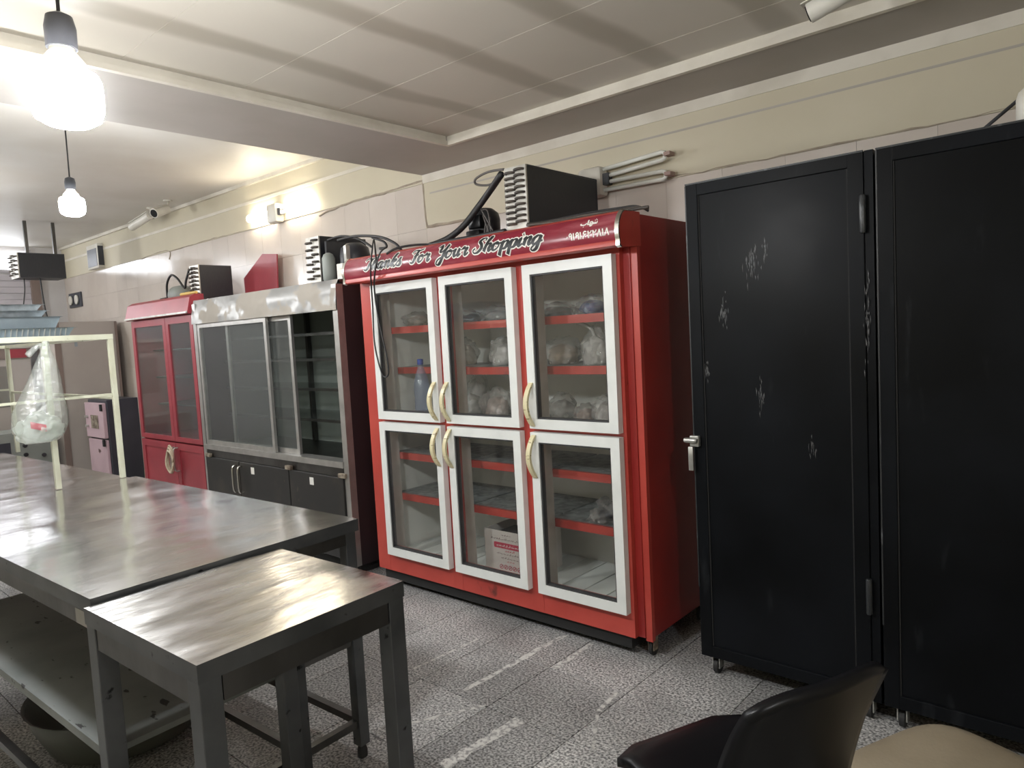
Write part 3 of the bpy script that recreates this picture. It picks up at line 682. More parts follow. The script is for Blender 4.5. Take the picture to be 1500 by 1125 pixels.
# cords hanging over the canopy front
cableO([pt(552, 392, 2.49), pt(548, 352, 2.60), pt(545, 368, 2.50), pt(543, 400, 2.485), pt(546, 450, 2.575), pt(549, 505, 2.575), pt(560, 548, 2.575), pt(569, 548, 2.575), pt(566, 520, 2.575), pt(555, 470, 2.575), pt(549, 430, 2.575), pt(549, 400, 2.485), pt(556, 372, 2.49), pt(566, 362, 2.52)], .0045, 'thin black cord looping down over the first glass door')
cableO([pt(495, 352, 2.70), pt(520, 346, 2.68), pt(555, 347, 2.66), pt(578, 356, 2.63), pt(588, 367, 2.60)], .008, 'thick black cable arching onto the lettered canopy')
cableO([pt(566, 372, 2.53), pt(580, 364, 2.56), pt(605, 359, 2.62), pt(630, 358, 2.68)], .006, 'black cable lying along the edge of the canopy')
cableO([pt(545, 348, 2.69), pt(562, 354, 2.69), pt(566, 362, 2.69), pt(556, 364, 2.69)], .007, 'small black cable curl beside the grey terminal box')

# ------------------------------------------------------------------ wall lamps
def wall_lamp(xa, z, lit, label, dirs):
    t = thing('wall_lamp', label, 'lamp', (xa, WY-.016, z))
    Y1 = WY-.016
    b = bmesh.new(); box(b, xa-.075, xa+.075, Y1-.085, Y1, z-.085, z+.075, bev=.022); obj('housing', b, 'plasticwhite', t, 2)
    for s, dz0, dz1, L in dirs:
        x0 = xa+s*.076
        for q in (0,):
            U = []; r = .011; g = .02
            a0, a1 = Vector((x0, Y1-.05, z+dz0)), Vector((x0+s*L, Y1-.05, z+dz1)); d = (a1-a0).normalized(); n = Vector((-d.z, 0, d.x))
            pts = [a0+n*g, a1+n*g]+[a1+d*g*math.sin(th)+n*g*math.cos(th) for th in (math.pi*.25, math.pi*.5, math.pi*.75)]+[a1-n*g, a0-n*g]
            obj('tube', tube(bmesh.new(), pts, r, 10), 'tubeon' if lit else 'tubeoff', t, True)
            if not lit:
                b = bmesh.new(); e = a1+d*.035; bar(b, a1+d*.022, e+d*.022, .05, .018, up=n); obj('tube_cap', b, 'pinkbrown', t)
    obj('lamp_clip', BX(xa+.076, xa+.115, Y1-.065, Y1-.03, z-.03, z+.03), 'canblack', t)
wall_lamp(-2.215, 2.285, False, 'unlit wall lamp with two folded tubes beside the large condenser', [(1, .035, .055, .35), (1, -.035, -.04, .35)])
wall_lamp(-5.42, 2.60, True, 'lit twin-tube wall lamp glowing above the steel cabinet', [(1, .01, .01, .42), (-1, .005, .01, .34)])

# ------------------------------------------------------------------ steel sliding-door cabinet
GX0, GX1, GY = -5.66, -3.705, 2.62
Gc = thing('sliding_cabinet', 'worn steel display cabinet with sliding glass doors and dark lower doors', 'cabinet', ((GX0+GX1)/2, 2.95, 0))
GT = 1.885
b = bmesh.new(); N1, N2 = 26, 6; rows = []
for i in range(N2+1):
    r = []
    for j in range(N1+1):
        x = GX0+(GX1-GX0)*j/N1; z = 1.695+(GT-1.695)*i/N2; y = GY-.012-.012*noise.noise(Vector((x*3.2, z*9, 1)))-.01*noise.noise(Vector((x*9, z*14, 4)))+.035*(i/N2)**2
        r.append((x, y, z))
    rows.append(r)
sheet(b, rows); bb = [(GX0, 3.3, GT), (GX1, 3.3, GT)]
obj('header', b, 'hdr', Gc, True, label='dented stainless header with torn sticker residue')
obj('top_panel', BX(GX0, GX1, GY+.03, 3.3, GT-.02, GT), 'steeldark', Gc)
obj('side_panel', BX(GX1-.012, GX1, GY+.05, 3.3, .06, GT-.021), 'sidebrown', Gc, label='dark brown side panel')
obj('side_panel', BX(GX0, GX0+.012, GY+.05, 3.3, .06, GT-.021), 'sidebrown', Gc)
obj('back_panel', BX(GX0+.012, GX1-.012, 3.28, 3.3, .06, GT-.021), 'tealgrey', Gc)
for x in (GX0, GX1-.05): obj('front_post', BX(x, x+.05, GY, GY+.05, .06, GT-.03), 'alu', Gc)
obj('sill_rail', BX(GX0+.05, GX1-.05, GY-.01, GY+.09, .695, .735), 'alu', Gc)
obj('lower_rail', BX(GX0+.05, GX1-.05, GY+.005, GY+.06, .635, .695), 'steeldark', Gc)
obj('inner_floor', BX(GX0+.012, GX1-.012, GY+.09, 3.28, .68, .70), 'steeldark', Gc)
def sash(x0, x1, y, z0=.737, z1=1.695, fw=.032):
    b = bmesh.new(); box(b, x0, x0+fw, y, y+.02, z0, z1); box(b, x1-fw, x1, y, y+.02, z0, z1); box(b, x0+fw, x1-fw, y, y+.02, z0, z0+fw); box(b, x0+fw, x1-fw, y, y+.02, z1-fw, z1)
    s = obj('sliding_door', b, 'alu', Gc); obj('pane', BX(x0+fw, x1-fw, y+.008, y+.012, z0+fw, z1-fw), 'oldglass', s)
sash(-5.60, -4.565, GY+.002); sash(-5.22, -4.31, GY+.04)
for z in (.95, 1.17, 1.38, 1.56):
    sh = obj('shelf', BX(GX0+.03, GX1-.03, 2.85, 3.27, z, z+.006), 'oldglass', Gc); obj('shelf_edge', BX(GX0+.03, GX1-.03, 2.84, 2.849, z-.012, z+.008), 'steeldark', sh)
for x in (-5.05, -4.35): obj('inner_post', BX(x, x+.03, 3.24, 3.275, .70, 1.85), 'steeldark', Gc)
solo('blue_tray', BX(-3.98, -3.80, 2.9, 3.1, 1.178, 1.20, bev=.004), 'bluething', 'dark blue tray on a shelf of the steel display cabinet', 'tray')
for i, (a, c) in enumerate(((GX0+.05, -5.085), (-5.075, -4.395), (-4.385, GX1-.055))):
    d = obj('lower_door', BX(a, c, GY-.012, GY+.012, .10, .632, bev=.003), 'darkdoor', Gc)
    if i < 2:
        hx = c-.035 if i == 0 else a+.035
        obj('handle', TB([(hx, GY-.012, .60), (hx, GY-.045, .59), (hx, GY-.05, .50), (hx, GY-.045, .41), (hx, GY-.012, .40)], .007, 6), 'chrome', d, True)
    if i: obj('sticker', BX(a+.17+.08*(i == 2), a+.215+.08*(i == 2), GY-.0135, GY-.012, .555, .605), 'paintwhite', d)
for x in (GX0+.09, -4.39, GX1-.06): obj('hinge', BX(x-.035, x+.035, GY-.02, GY+.005, .632, .662, bev=.004), 'rust', Gc)
obj('kick_plate', BX(GX0+.03, GX1-.03, GY+.06, 3.28, 0, .06), 'underblack', Gc)
# machinery on it
condenser(-4.225, -4.075, 2.77, 3.16, GT+.005, 2.205, 'square black condenser with pale end plate on the steel cabinet', 6, 2)
mx = pY(482, 390, 2.72)
m_ = thing('compressor', 'dark compressor unit with grey cylinder and terminal box on the steel cabinet', 'compressor', (-3.9, 2.85, GT))
obj('receiver', LT([(.03, 0), (.042, .012), (.042, .15), (.03, .175), (.01, .185)], (mx.x, 2.72, GT), 18), 'tealgrey', m_, True)
obj('compressor_can', LT([(.085, 0), (.1, .01), (.1, .17), (.09, .22), (.05, .25), (0, .255)], (-3.86, 2.9, GT), 22), 'canblack', m_, True)
obj('terminal_box', BX(-3.78, -3.715, 2.69, 2.76, GT, GT+.10, bev=.004), 'plasticwhite', m_)
b = bmesh.new(); box(b, -3.79, -3.765, 2.76, 2.79, GT, GT+.22); obj('bracket', b, 'zinc', m_)
obj('fan_guard', BX(-4.05, -4.03, 2.80, 3.12, GT, GT+.28), 'canblack', m_)
cableO([pt(480, 352, 2.80), pt(500, 346, 2.80), pt(525, 350, 2.78), pt(545, 362, 2.74)], .008, 'black cable resting over the compressor on the steel cabinet')
cableO([pt(498, 393, 2.66), pt(506, 395, 2.60), pt(515, 400, 2.56)], .002, 'thin pale wire strung from the steel cabinet to the canopy', 'cordcream', 'wire', 'wire')
q = [pY(*p, 3.25) for p in ((357, 408), (384, 372), (405, 372), (406, 426))]
q = [Vector((p.x, 3.25, p.z)) for p in q]; q[3].z = 1.902; q.append(Vector((q[0].x+.01, 3.25, 1.902)))
solo('red_sheet', PR(q, (0, .012, 0)), 'redold', 'loose red metal sheet with a cut corner leaning on the wall', 'metal sheet')

# ------------------------------------------------------------------ narrow red cabinet
RX0, RX1, RY = -6.93, -5.70, 2.64
Rc = thing('glazed_cabinet', 'narrow red cabinet with two glass doors and a cord-tied lower pair', 'cabinet', ((RX0+RX1)/2, 2.95, 0))
b = bmesh.new(); box(b, RX0, RX0+.03, RY+.02, 3.3, .08, 1.8); box(b, RX1-.03, RX1, RY+.02, 3.3, .08, 1.8); box(b, RX0+.03, RX1-.03, 3.27, 3.3, .08, 1.8); box(b, RX0, RX1, RY+.02, 3.3, 1.8, 1.9); box(b, RX0+.03, RX1-.03, RY+.03, 3.27, .08, .12); box(b, RX0+.03, RX1-.03, RY+.03, 3.27, .69, .72)
obj('carcass', b, 'redold', Rc)
obj('header', PR([(RX0-.02, RY-.03, 1.785), (RX0-.02, RY-.045, 1.80), (RX0-.02, RY-.015, 1.92), (RX0-.02, RY+.03, 1.945), (RX0-.02, RY+.10, 1.945), (RX0-.02, RY+.10, 1.785)], (RX1-RX0+.03, 0, 0)), 'redold', Rc)
obj('header_trim', BX(RX0-.022, RX1+.012, RY-.056, RY-.046, 1.79, 1.805), 'plate', Rc)
obj('back_liner', BX(RX0+.03, RX1-.03, 3.255, 3.27, .72, 1.8), 'tealgrey', Rc)
mid = -6.215
for a, c in ((RX0+.005, mid-.003), (mid+.003, RX1-.005)):
    fw = .055; z0, z1 = .715, 1.78; b = bmesh.new()
    box(b, a, a+fw, RY-.005, RY+.018, z0, z1); box(b, c-fw, c, RY-.005, RY+.018, z0, z1); box(b, a+fw, c-fw, RY-.005, RY+.018, z0, z0+.04); box(b, a+fw, c-fw, RY-.005, RY+.018, z1-.06, z1)
    d = obj('glass_door', b, 'redold', Rc); obj('pane', BX(a+fw, c-fw, RY+.004, RY+.008, z0+.04, z1-.06), 'oldglass', d)
    z0, z1 = .10, .70; b = bmesh.new(); fw = .06
    box(b, a, a+fw, RY-.005, RY+.018, z0, z1); box(b, c-fw, c, RY-.005, RY+.018, z0, z1); box(b, a+fw, c-fw, RY-.005, RY+.018, z0, z0+fw); box(b, a+fw, c-fw, RY-.005, RY+.018, z1-fw, z1)
    d = obj('lower_door', b, 'redold', Rc); obj('door_panel', BX(a+fw, c-fw, RY+.004, RY+.014, z0+fw, z1-fw), 'redold', d)
    hx = c-.03 if a < mid-.1 else a+.03
    obj('handle', TB([(hx, RY-.005, .66), (hx, RY-.04, .65), (hx, RY-.045, .56), (hx, RY-.04, .47), (hx, RY-.005, .46)], .007, 6), 'zinc', d, True)
for z in (1.0, 1.25, 1.5): obj('shelf', BX(RX0+.03, RX1-.03, 2.8, 3.25, z, z+.012), 'steeldark', Rc)
obj('kick_plate', BX(RX0+.03, RX1-.03, RY+.06, 3.28, 0, .08), 'underblack', Rc)
b = bmesh.new()
for s in range(3):
    cx, cz = mid+.012*s-.01, .565-.008*s; tube(b, [Vector((cx+(.05+.006*s)*math.cos(a*.314), RY-.052-.012*s+.004*math.sin(a), cz+(.12-.012*s)*math.sin(a*.314))) for a in range(21)], .0085, 7)
solo('cord_loop', b, 'cordcream', 'cream cord looped round the handles of the red cabinet', 'cord', smooth=True)
condenser(-6.16, -6.0, 2.86, 3.16, 1.905, 2.215, 'blue-black condenser box on the narrow red cabinet', 8, 3)
m_ = thing('compressor', 'small grey motor with tangled leads on the narrow red cabinet', 'compressor', (-6.45, 2.9, 1.905))
obj('motor', LT([(.06, -.1), (.085, -.08), (.085, .07), (.06, .09), (.02, .10)], (-6.45, 2.9, 1.99), 18, 'x'), 'tealgrey', m_, True)
obj('motor_foot', BX(-6.53, -6.37, 2.85, 2.95, 1.905, 1.925), 'canblack', m_)
obj('relay_box', BX(-6.72, -6.60, 2.82, 2.92, 1.905, 1.98, bev=.01), 'plasticblack', m_)
obj('leads', tube(bmesh.new(), smoothpath([(-6.66, 2.87, 1.97), (-6.60, 2.85, 2.10), (-6.50, 2.85, 2.17), (-6.38, 2.85, 2.13), (-6.28, 2.86, 2.04), (-6.24, 2.86, 2.10), (-6.20, 2.88, 2.20)], 6), .01, 7), 'cable', m_, True)
q0, q1 = pY(268, 430, 2.72), pY(312, 428, 2.72)
solo('yellow_tube', tube(bmesh.new(), [Vector((-6.0, 2.70, 1.959)), Vector((-5.82, 2.70, 1.959)), Vector((-5.72, 2.70, 1.959))], [.013, .013, .011], 10), 'yellow', 'short yellow plastic tube lying on the narrow red cabinet', 'tube', smooth=2)

# ------------------------------------------------------------------ black steel cabinets
def blackcab(x0, x1, ztop, label, lock):
    t = thing('steel_cabinet', label, 'cabinet', ((x0+x1)/2, 3.0, 0), group=None)
    yb, yf = 3.28, 2.72; z0 = .085
    b = bmesh.new(); box(b, x0, x0+.03, yf, yb, z0, ztop); box(b, x1-.03, x1, yf, yb, z0, ztop); box(b, x0+.03, x1-.03, yf, yb, ztop-.03, ztop); box(b, x0+.03, x1-.03, yf, yb, z0, z0+.03); box(b, x0+.03, x1-.03, yb-.02, yb, z0+.03, ztop-.03)
    obj('body', b, 'blackpaint', t)
    fw = .052; e = .004; b = bmesh.new(); hx = .03
    a, c = x0+e-.004, x1-hx
    box(b, a, a+fw, yf-.03, yf-.001, z0, ztop, bev=.003); box(b, c-fw, c, yf-.03, yf-.001, z0, ztop, bev=.003); box(b, a+fw-.002, c-fw+.002, yf-.0295, yf-.002, ztop-.05, ztop, bev=.003); box(b, a+fw-.002, c-fw+.002, yf-.0295, yf-.002, z0, z0+.05, bev=.003)
    d = obj('door', b, 'blackpaint', t)
    obj('door_panel', BX(a+fw, c-fw, yf-.022, yf-.006, z0+.05, ztop-.05), 'blackpaint', d)
    obj('bead', BX(a+fw, a+fw+.004, yf-.026, yf-.022, z0+.05, ztop-.05), 'underblack', d); obj('bead', BX(c-fw-.004, c-fw, yf-.026, yf-.022, z0+.05, ztop-.05), 'underblack', d)
    obj('worn_edge', BX(a, c, yf-.0315, yf-.024, ztop-.004, ztop+.002), 'wornedge', d); obj('worn_edge', BX(a-.001, a+.004, yf-.0315, yf-.024, z0+.3, ztop-.006), 'wornedge', d)
    obj('jamb', BX(x1-.028, x1, yf-.024, yf-.001, z0, ztop), 'blackpaint', t)
    for z in (1.84, .48):
        h = LT([(.009, -.065), (.011, -.06), (.011, .06), (.009, .065)], (x1-.032, yf-.036, z), 12); obj('hinge', h, 'wornedge', t, 2)
    if lock:
        lk = obj('lock', BX(x0-.008, x0+.032, yf-.052, yf-.032, .985, 1.03, bev=.003), 'zinc', d, label='pale latch with hanging padlock shackle')
        obj('bolt', LT([(.010, -.028), (.011, -.02), (.011, .02), (.008, .026)], (x0+.004, yf-.06, 1.012), 12, 'x'), 'zinc', lk, 2) if False else None
        b = bmesh.new(); lathe(b, [(.009, -.03), (.011, -.022), (.011, .02), (.008, .026)], (x0+.004, yf-.062, 1.012), 12, 'x'); box(b, x0-.012, x0+.010, yf-.062, yf-.054, .885, .985, bev=.003); obj('latch_arm', b, 'zinc', d, 2)
    for x in (x0+.05, x1-.05):
        for y in (yf+.02, yb-.06): caster(t, x, y, .034, z0, .022, ('zinc', 'rubber'))
    return t
BC = blackcab(-1.372, -.672, 2.055, 'tall black steel cabinet with pale latch beside red lettered fridge', True)
blackcab(-.662, .04, 2.053, 'tall black steel cabinet without a latch, rod lying on top', False)
for (px_, py_, w_, h_) in ((1100, 385, .05, .10), (1060, 455, .035, .085), (1115, 582, .025, .09), (1190, 655, .02, .05), (1035, 545, .02, .07), (1270, 470, .018, .25), (1120, 365, .02, .06)):
    yv = 2.6975 if px_ < 1250 else 2.6895; p = pY(px_, py_, yv); b = bmesh.new()
    for q in range(int(150*w_*h_/.005*.25)+9):
        dx, dz = random.gauss(0, .3)*w_, random.gauss(0, .33)*h_; ww, hh = random.uniform(.0007, .0018), random.uniform(.006, .024)
        x, z = p.x+dx, p.z+dz; sk = random.uniform(-.003, .003)
        b.faces.new([b.verts.new(v) for v in ((x-ww, yv, z), (x+sk*.4+ww*.3, yv, z-hh), (x+ww, yv, z), (x+sk, yv, z+hh*.7))])
    obj('paint_scuff', b, 'scuff', BC, kind='stuff')
a, c = pY(1418, 190, 2.92), pY(1500, 120, 2.92)
dv = (c-a).normalized()
st = thing('rod_stand', 'thin dark rod propped on a small foot above the black cabinet', 'rod', (a.x, 2.92, 2.055))
a.z = 2.062
obj('rod', tube(bmesh.new(), [a, a+dv*.45], .006, 8), 'canblack', st)
f = a+dv*.05
b = bmesh.new(); bar(b, (f.x-.004, 2.92, 2.054), (f.x, 2.92, f.z), .008); bar(b, (f.x+.016, 2.92, 2.054), (f.x+.004, 2.92, f.z), .006); obj('foot', b, 'canblack', st)
wx = pY(1512, 160, 2.80)
solo('white_canister', LT([(.035, 0), (.042, .01), (.042, .085), (.036, .105), (.02, .12), (.0, .122)], (wx.x, 2.80, 2.054), 20), 'plasticwhite', 'round white canister on the black cabinet by the rod', 'canister', smooth=True)

# ------------------------------------------------------------------ chair and stool
ang = math.atan2(-.156, .36) if False else math.atan2(-.40, .92)
CH = thing('plastic_chair', 'black moulded plastic chair with a tall curved backrest', 'chair', (-.71, 1.50, 0), ang, local=True)
# local: +x is toward the backrest, y across
def slabgrid(f, nu, nv, th, nrm):
    b = bmesh.new(); A = [[Vector(f(i/nu, j/nv)) for j in range(nv+1)] for i in range(nu+1)]; n = Vector(nrm)
    top = [[b.verts.new(p+n*th/2) for p in r] for r in A]; bot = [[b.verts.new(p-n*th/2) for p in r] for r in A]
    for i in range(nu):
        for j in range(nv):
            b.faces.new((top[i][j], top[i+1][j], top[i+1][j+1], top[i][j+1])); b.faces.new((bot[i][j], bot[i][j+1], bot[i+1][j+1], bot[i+1][j]))
    for i in range(nu): b.faces.new((top[i][0], bot[i][0], bot[i+1][0], top[i+1][0])); b.faces.new((top[i][nv], top[i+1][nv], bot[i+1][nv], bot[i][nv]))
    for j in range(nv): b.faces.new((top[0][j], top[0][j+1], bot[0][j+1], bot[0][j])); b.faces.new((top[nu][j], bot[nu][j], bot[nu][j+1], top[nu][j+1]))
    return b
def seatf(u, v):
    x = -.20+.42*u; w = .195-.012*u; e = min(1, (min(v, 1-v)+.02)*9)**.5
    cut = .05*(1-min(1, min(v, 1-v)*6))*(1 if u < .5 else 0)*(1-u*2)
    return (x+cut*.6, (v*2-1)*w, .452-.016*math.sin(math.pi*v)*math.sin(math.pi*min(1, u*1.1))-.02*max(0, .12-u)/.12)
obj('seat', slabgrid(seatf, 14, 12, .022, (0, 0, 1)), 'plasticblack', CH, True)
def backf(u, v):
    s = (v*2-1); w = .195-.035*max(0, u-.75)/.25*(1 if u > .75 else 0); w = .195*(1-.05*max(0, (u-.6)/.4)**2)
    z = .47+.325*u-.03*max(0, u-.5)*2*abs(s)**4
    return (.20+.075*u+.035*u*u-.035*s*s, s*w, z)
obj('backrest', slabgrid(backf, 14, 14, .024, (1, 0, -.2)), 'plasticblack', CH, True)
b = bmesh.new()
for s in (-1, 1):
    lg = bmesh.new(); tube(lg, smoothpath([(-.17, s*.16, .44), (-.18, s*.175, .22), (-.19, s*.185, .0)], 4), .013, 8); obj('leg', lg, 'plasticblack', CH, True)
    lg = bmesh.new(); tube(lg, smoothpath([(.19, s*.15, .445), (.195, s*.16, .38), (.215, s*.175, .22), (.25, s*.185, .0)], 4), .013, 8); obj('leg', lg, 'plasticblack', CH, True)
ST = thing('padded_stool', 'stool with a stained beige padded seat on a metal frame', 'stool', (-.275, 1.745, 0), math.radians(-24), local=True)
b = bmesh.new(); NU = 16
def rsq(a, r, n=4.2):
    c, s = math.cos(a), math.sin(a); k = (abs(c)**n+abs(s)**n)**(-1/n); return c*k*r, s*k*r
rings = []
for zz, rr in ((.405, .955), (.412, .99), (.43, 1.0), (.448, .985), (.458, .93), (.464, .80), (.468, .55), (.469, .25)):
    rings.append([b.verts.new((rsq(2*math.pi*q/48, .205*rr)[0], rsq(2*math.pi*q/48, .215*rr)[1], zz)) for q in range(48)])
for A, Bq in zip(rings, rings[1:]):
    for q in range(48): b.faces.new((A[q], A[(q+1) % 48], Bq[(q+1) % 48], Bq[q]))
b.faces.new(rings[0][::-1]); b.faces.new(rings[-1]); obj('seat_pad', b, 'leather', ST, True)
b = bmesh.new(); lp = [Vector((*rsq(2*math.pi*q/40, .198, 5), .394)) for q in range(41)]; tube(b, lp, .011, 8); obj('seat_frame', b, 'zinc', ST, True)
for sx in (-1, 1):
    for sy in (-1, 1): obj('leg', tube(bmesh.new(), [Vector((sx*.165, sy*.165, .392)), Vector((sx*.185, sy*.185, 0))], .011, 8), 'zinc', ST, True)

# ------------------------------------------------------------------ steel tables
def dent_top(x0, x1, y0, y1, zt, th, amp, seed):
    """folded sheet top with slight buckling"""
    b = bmesh.new(); nx, ny = max(8, int((x1-x0)/.05)), max(8, int((y1-y0)/.05)); rows = []
    for i in range(nx+1):
        r = []
        for j in range(ny+1):
            u, v = i/nx, j/ny; e = min(1, min(u, 1-u, v, 1-v)*12); x, y = x0+(x1-x0)*u, y0+(y1-y0)*v
            r.append((x, y, zt+e*amp*(noise.noise(Vector((x*2.2+seed, y*3.4, seed)))+.5*noise.noise(Vector((x*6, y*7, seed+5))))))
        rows.append(r)
    sheet(b, rows); return b
def table(name, label, loc, rz, L, Wd, zt, legs, leg=.042, shelf=None, apron=.05, worn='steel', mid=None):
    """local frame: near right corner of the top at (0, 0); the top runs to -L in x and +Wd in y"""
    t = thing(name, label, 'table', loc, rz, local=True)
    tp = obj('top', dent_top(-L, 0, 0, Wd, zt, .002, .0035, loc[0]), worn, t, True)
    b = bmesh.new(); h = .042
    box(b, -L, 0, 0, .002, zt-h, zt-.0005); box(b, -L, 0, Wd-.002, Wd, zt-h, zt-.0005); box(b, -.002, 0, .002, Wd-.002, zt-h, zt-.0005); box(b, -L, -L+.002, .002, Wd-.002, zt-h, zt-.0005)
    obj('top_skirt', b, 'steelside', tp)
    obj('under_board', BX(-L+.004, -.004, .004, Wd-.004, zt-.03, zt-.010), 'browncab', t)
    lz = zt-h; i = .006
    for (x, y) in legs:
        obj('leg', BX(x-leg/2, x+leg/2, y-leg/2, y+leg/2, .05, zt-.031, bev=.002), 'steelside', t)
        obj('foot', LT([(.012, 0), (.018, .003), (.018, .03), (.012, .05)], (x, y, 0), 14), 'rubber', t, 2)
    return t, lz
# square table
zt = .858; SL = .578; SW = .565
T2, lz = table('work_table', 'small square steel work table with scratched shiny top', (-1.428, .607, 0), math.radians(2.2), SL, SW, zt, [(-.027, .027), (-.027, SW-.027), (-SL+.027, .027), (-SL+.027, SW-.027)], .05, worn='steelworn')
for (a, c) in (((-.055, .02), (-SL+.055, .02)), ((-.055, SW-.02), (-SL+.055, SW-.02)), ((-.02, .055), (-.02, SW-.055)), ((-SL+.02, .055), (-SL+.02, SW-.055))):
    b = bmesh.new(); bar(b, (*a, zt-.072), (*c, zt-.072), .03, .055) if abs(a[1]-c[1]) < .01 else bar(b, (*a, zt-.072), (*c, zt-.072), .03, .055)
    obj('apron', b, 'steeldark', T2)
# long table
BL, BWd, bz = 1.755, .872, .872
T1, lz = table('long_work_table', 'long steel work table with crumpled reflections and a grey lower shelf', (-2.018, .605, 0), math.radians(2.4), BL, BWd, bz,
               [(-.03, .03), (-.03, BWd-.03), (-.03, .60), (-BL+.03, .03), (-BL+.03, BWd-.03), (-BL+.03, .60)], .042)
sh = obj('lower_shelf', BX(-BL+.05, -.012, .012, BWd-.28, .435, .452), 'shelfpaint', T1)
obj('shelf_lip', BX(-BL+.05, -.05, .006, .012, .43, .456), 'shelfpaint', sh)
b = bmesh.new()
for y in (.03, .60, BWd-.03): bar(b, (-.05, y, .135), (-BL+.05, y, .135), .026); 
obj('stretcher', b, 'steeldark', T1) if False else None
b.free()
for y in (.03, .60, BWd-.03): obj('stretcher', BX(-BL+.051, -.051, y-.013, y+.013, .12, .146), 'steeldark', T1)
for x in (-.03, -BL+.03):
    obj('end_stretcher', BX(x-.013, x+.013, .052, .578, .12, .146), 'steeldark', T1); obj('end_stretcher', BX(x-.013, x+.013, .622, BWd-.052, .12, .146), 'steeldark', T1)
    obj('end_rail', BX(x-.014, x+.014, .622, BWd-.052, .425, .46), 'steeldark', T1)
obj('apron', BX(-BL+.052, -.052, .010, .034, bz-.095, bz-.043), 'steeldark', T1); obj('apron', BX(-.034, -.010, .052, .578, bz-.085, bz-.043), 'steeldark', T1); obj('apron', BX(-.034, -.010, .622, BWd-.052, bz-.085, bz-.043), 'steeldark', T1)
obj('paper_label', BX(-.135, -.045, .0085, .0098, bz-.094, bz-.052), 'greybag', T1)
# far table
T3_, lz = table('long_work_table', 'steel work table carrying the cream tray rack', (-3.778, .531, 0), math.radians(2.4), 1.95, .85, .868, [(-.03, .03), (-.03, .82), (-1.92, .03), (-1.92, .82)])
solo('round_basin', LT([(.20, 0), (.26, .03), (.31, .14), (.325, .2), (.335, .205), (.318, .19), (.30, .13), (.25, .035)], (-2.98, .98, .002), 36), 'basin', 'large round olive basin on the floor under the long table', 'basin', smooth=2)

# ------------------------------------------------------------------ cream rack on the far table
K = thing('tray_rack', 'cream painted metal rack standing on the far steel table', 'rack', (-4.75, 1.1, .87))
z0, zt = .871, 1.585; xa, xb = -5.66, -3.85; ya, ym, yb_ = .70, 1.07, 1.357
for x in (xa, xb):
    for y in (ya, ym, yb_): obj('post', BX(x-.012, x+.012, y-.012, y+.012, z0, zt-.0125, bev=.002), 'cream', K)
    obj('top_rail', BX(x-.0125, x+.0125, ya-.012, yb_+.012, zt-.0125, zt+.0125), 'cream', K)
    obj('side_rail', BX(x-.006, x+.006, ya+.013, ym-.013, 1.29, 1.302), 'cream', K); obj('side_rail', BX(x-.006, x+.006, ym+.013, yb_-.013, 1.29, 1.302), 'cream', K)
for y in (ya, yb_): obj('long_rail', BX(xa+.013, xb-.013, y-.0125, y+.0125, zt-.0125, zt+.0125), 'cream', K)
obj('long_rail', BX(xa+.013, xb-.013, yb_-.006, yb_+.006, 1.27, 1.284), 'cream', K); obj('long_rail', BX(xa+.013, xb-.013, ya-.006, ya+.006, 1.18, 1.194), 'cream', K)
obj('rack_shelf', BX(xa+.014, xb-.014, ya+.014, 1.25, zt+.0005, zt+.008), 'traygrey', K)
def tray(x0, x1, y0, y1, z, h, label, m='traygrey', ribs=True, ex=.02, name='tray'):
    t = thing(name, label, 'tray', ((x0+x1)/2, (y0+y1)/2, z), group=None)
    b = bmesh.new(); A = [(x0+ex, y0+ex), (x1-ex, y0+ex), (x1-ex, y1-ex), (x0+ex, y1-ex)]; Bq = [(x0, y0), (x1, y0), (x1, y1), (x0, y1)]
    lo = [b.verts.new((*p, z)) for p in A]; hi = [b.verts.new((*p, z+h)) for p in Bq]; b.faces.new(lo)
    hi2 = [b.verts.new((p[0]+(.012 if p[0] > (x0+x1)/2 else -.012), p[1]+(.012 if p[1] > (y0+y1)/2 else -.012), z+h)) for p in Bq]
    for q in range(4): b.faces.new((lo[q], lo[(q+1) % 4], hi[(q+1) % 4], hi[q])); b.faces.new((hi[q], hi[(q+1) % 4], hi2[(q+1) % 4], hi2[q]))
    obj('tray_body', b, m, t)
    if ribs:
        n = 20
        for q in range(n):
            y = y0+ex+(y1-y0-2*ex)*(q+.5)/n; r = bmesh.new(); bar(r, (x1-ex+.003, y, z+.004), (x1+.003, y, z+h-.003), .004); obj('rib', r, 'plate', t)
tz = zt+.0085
tray(-4.35, -3.90, .72, 1.22, tz, .045, 'shallow ribbed metal tray at the bottom of the stack', ex=.025)
tray(-4.33, -3.95, .74, 1.18, tz+.046, .055, 'deep grey pan second in the tray stack', 'traygrey', False)
tray(-4.36, -3.97, .70, 1.13, tz+.102, .03, 'crinkled foil tray under the topmost foil tray', 'foil', False)
tray(-4.40, -4.0, .68, 1.12, tz+.133, .03, 'crinkled foil tray topping the stack', 'foil', False)
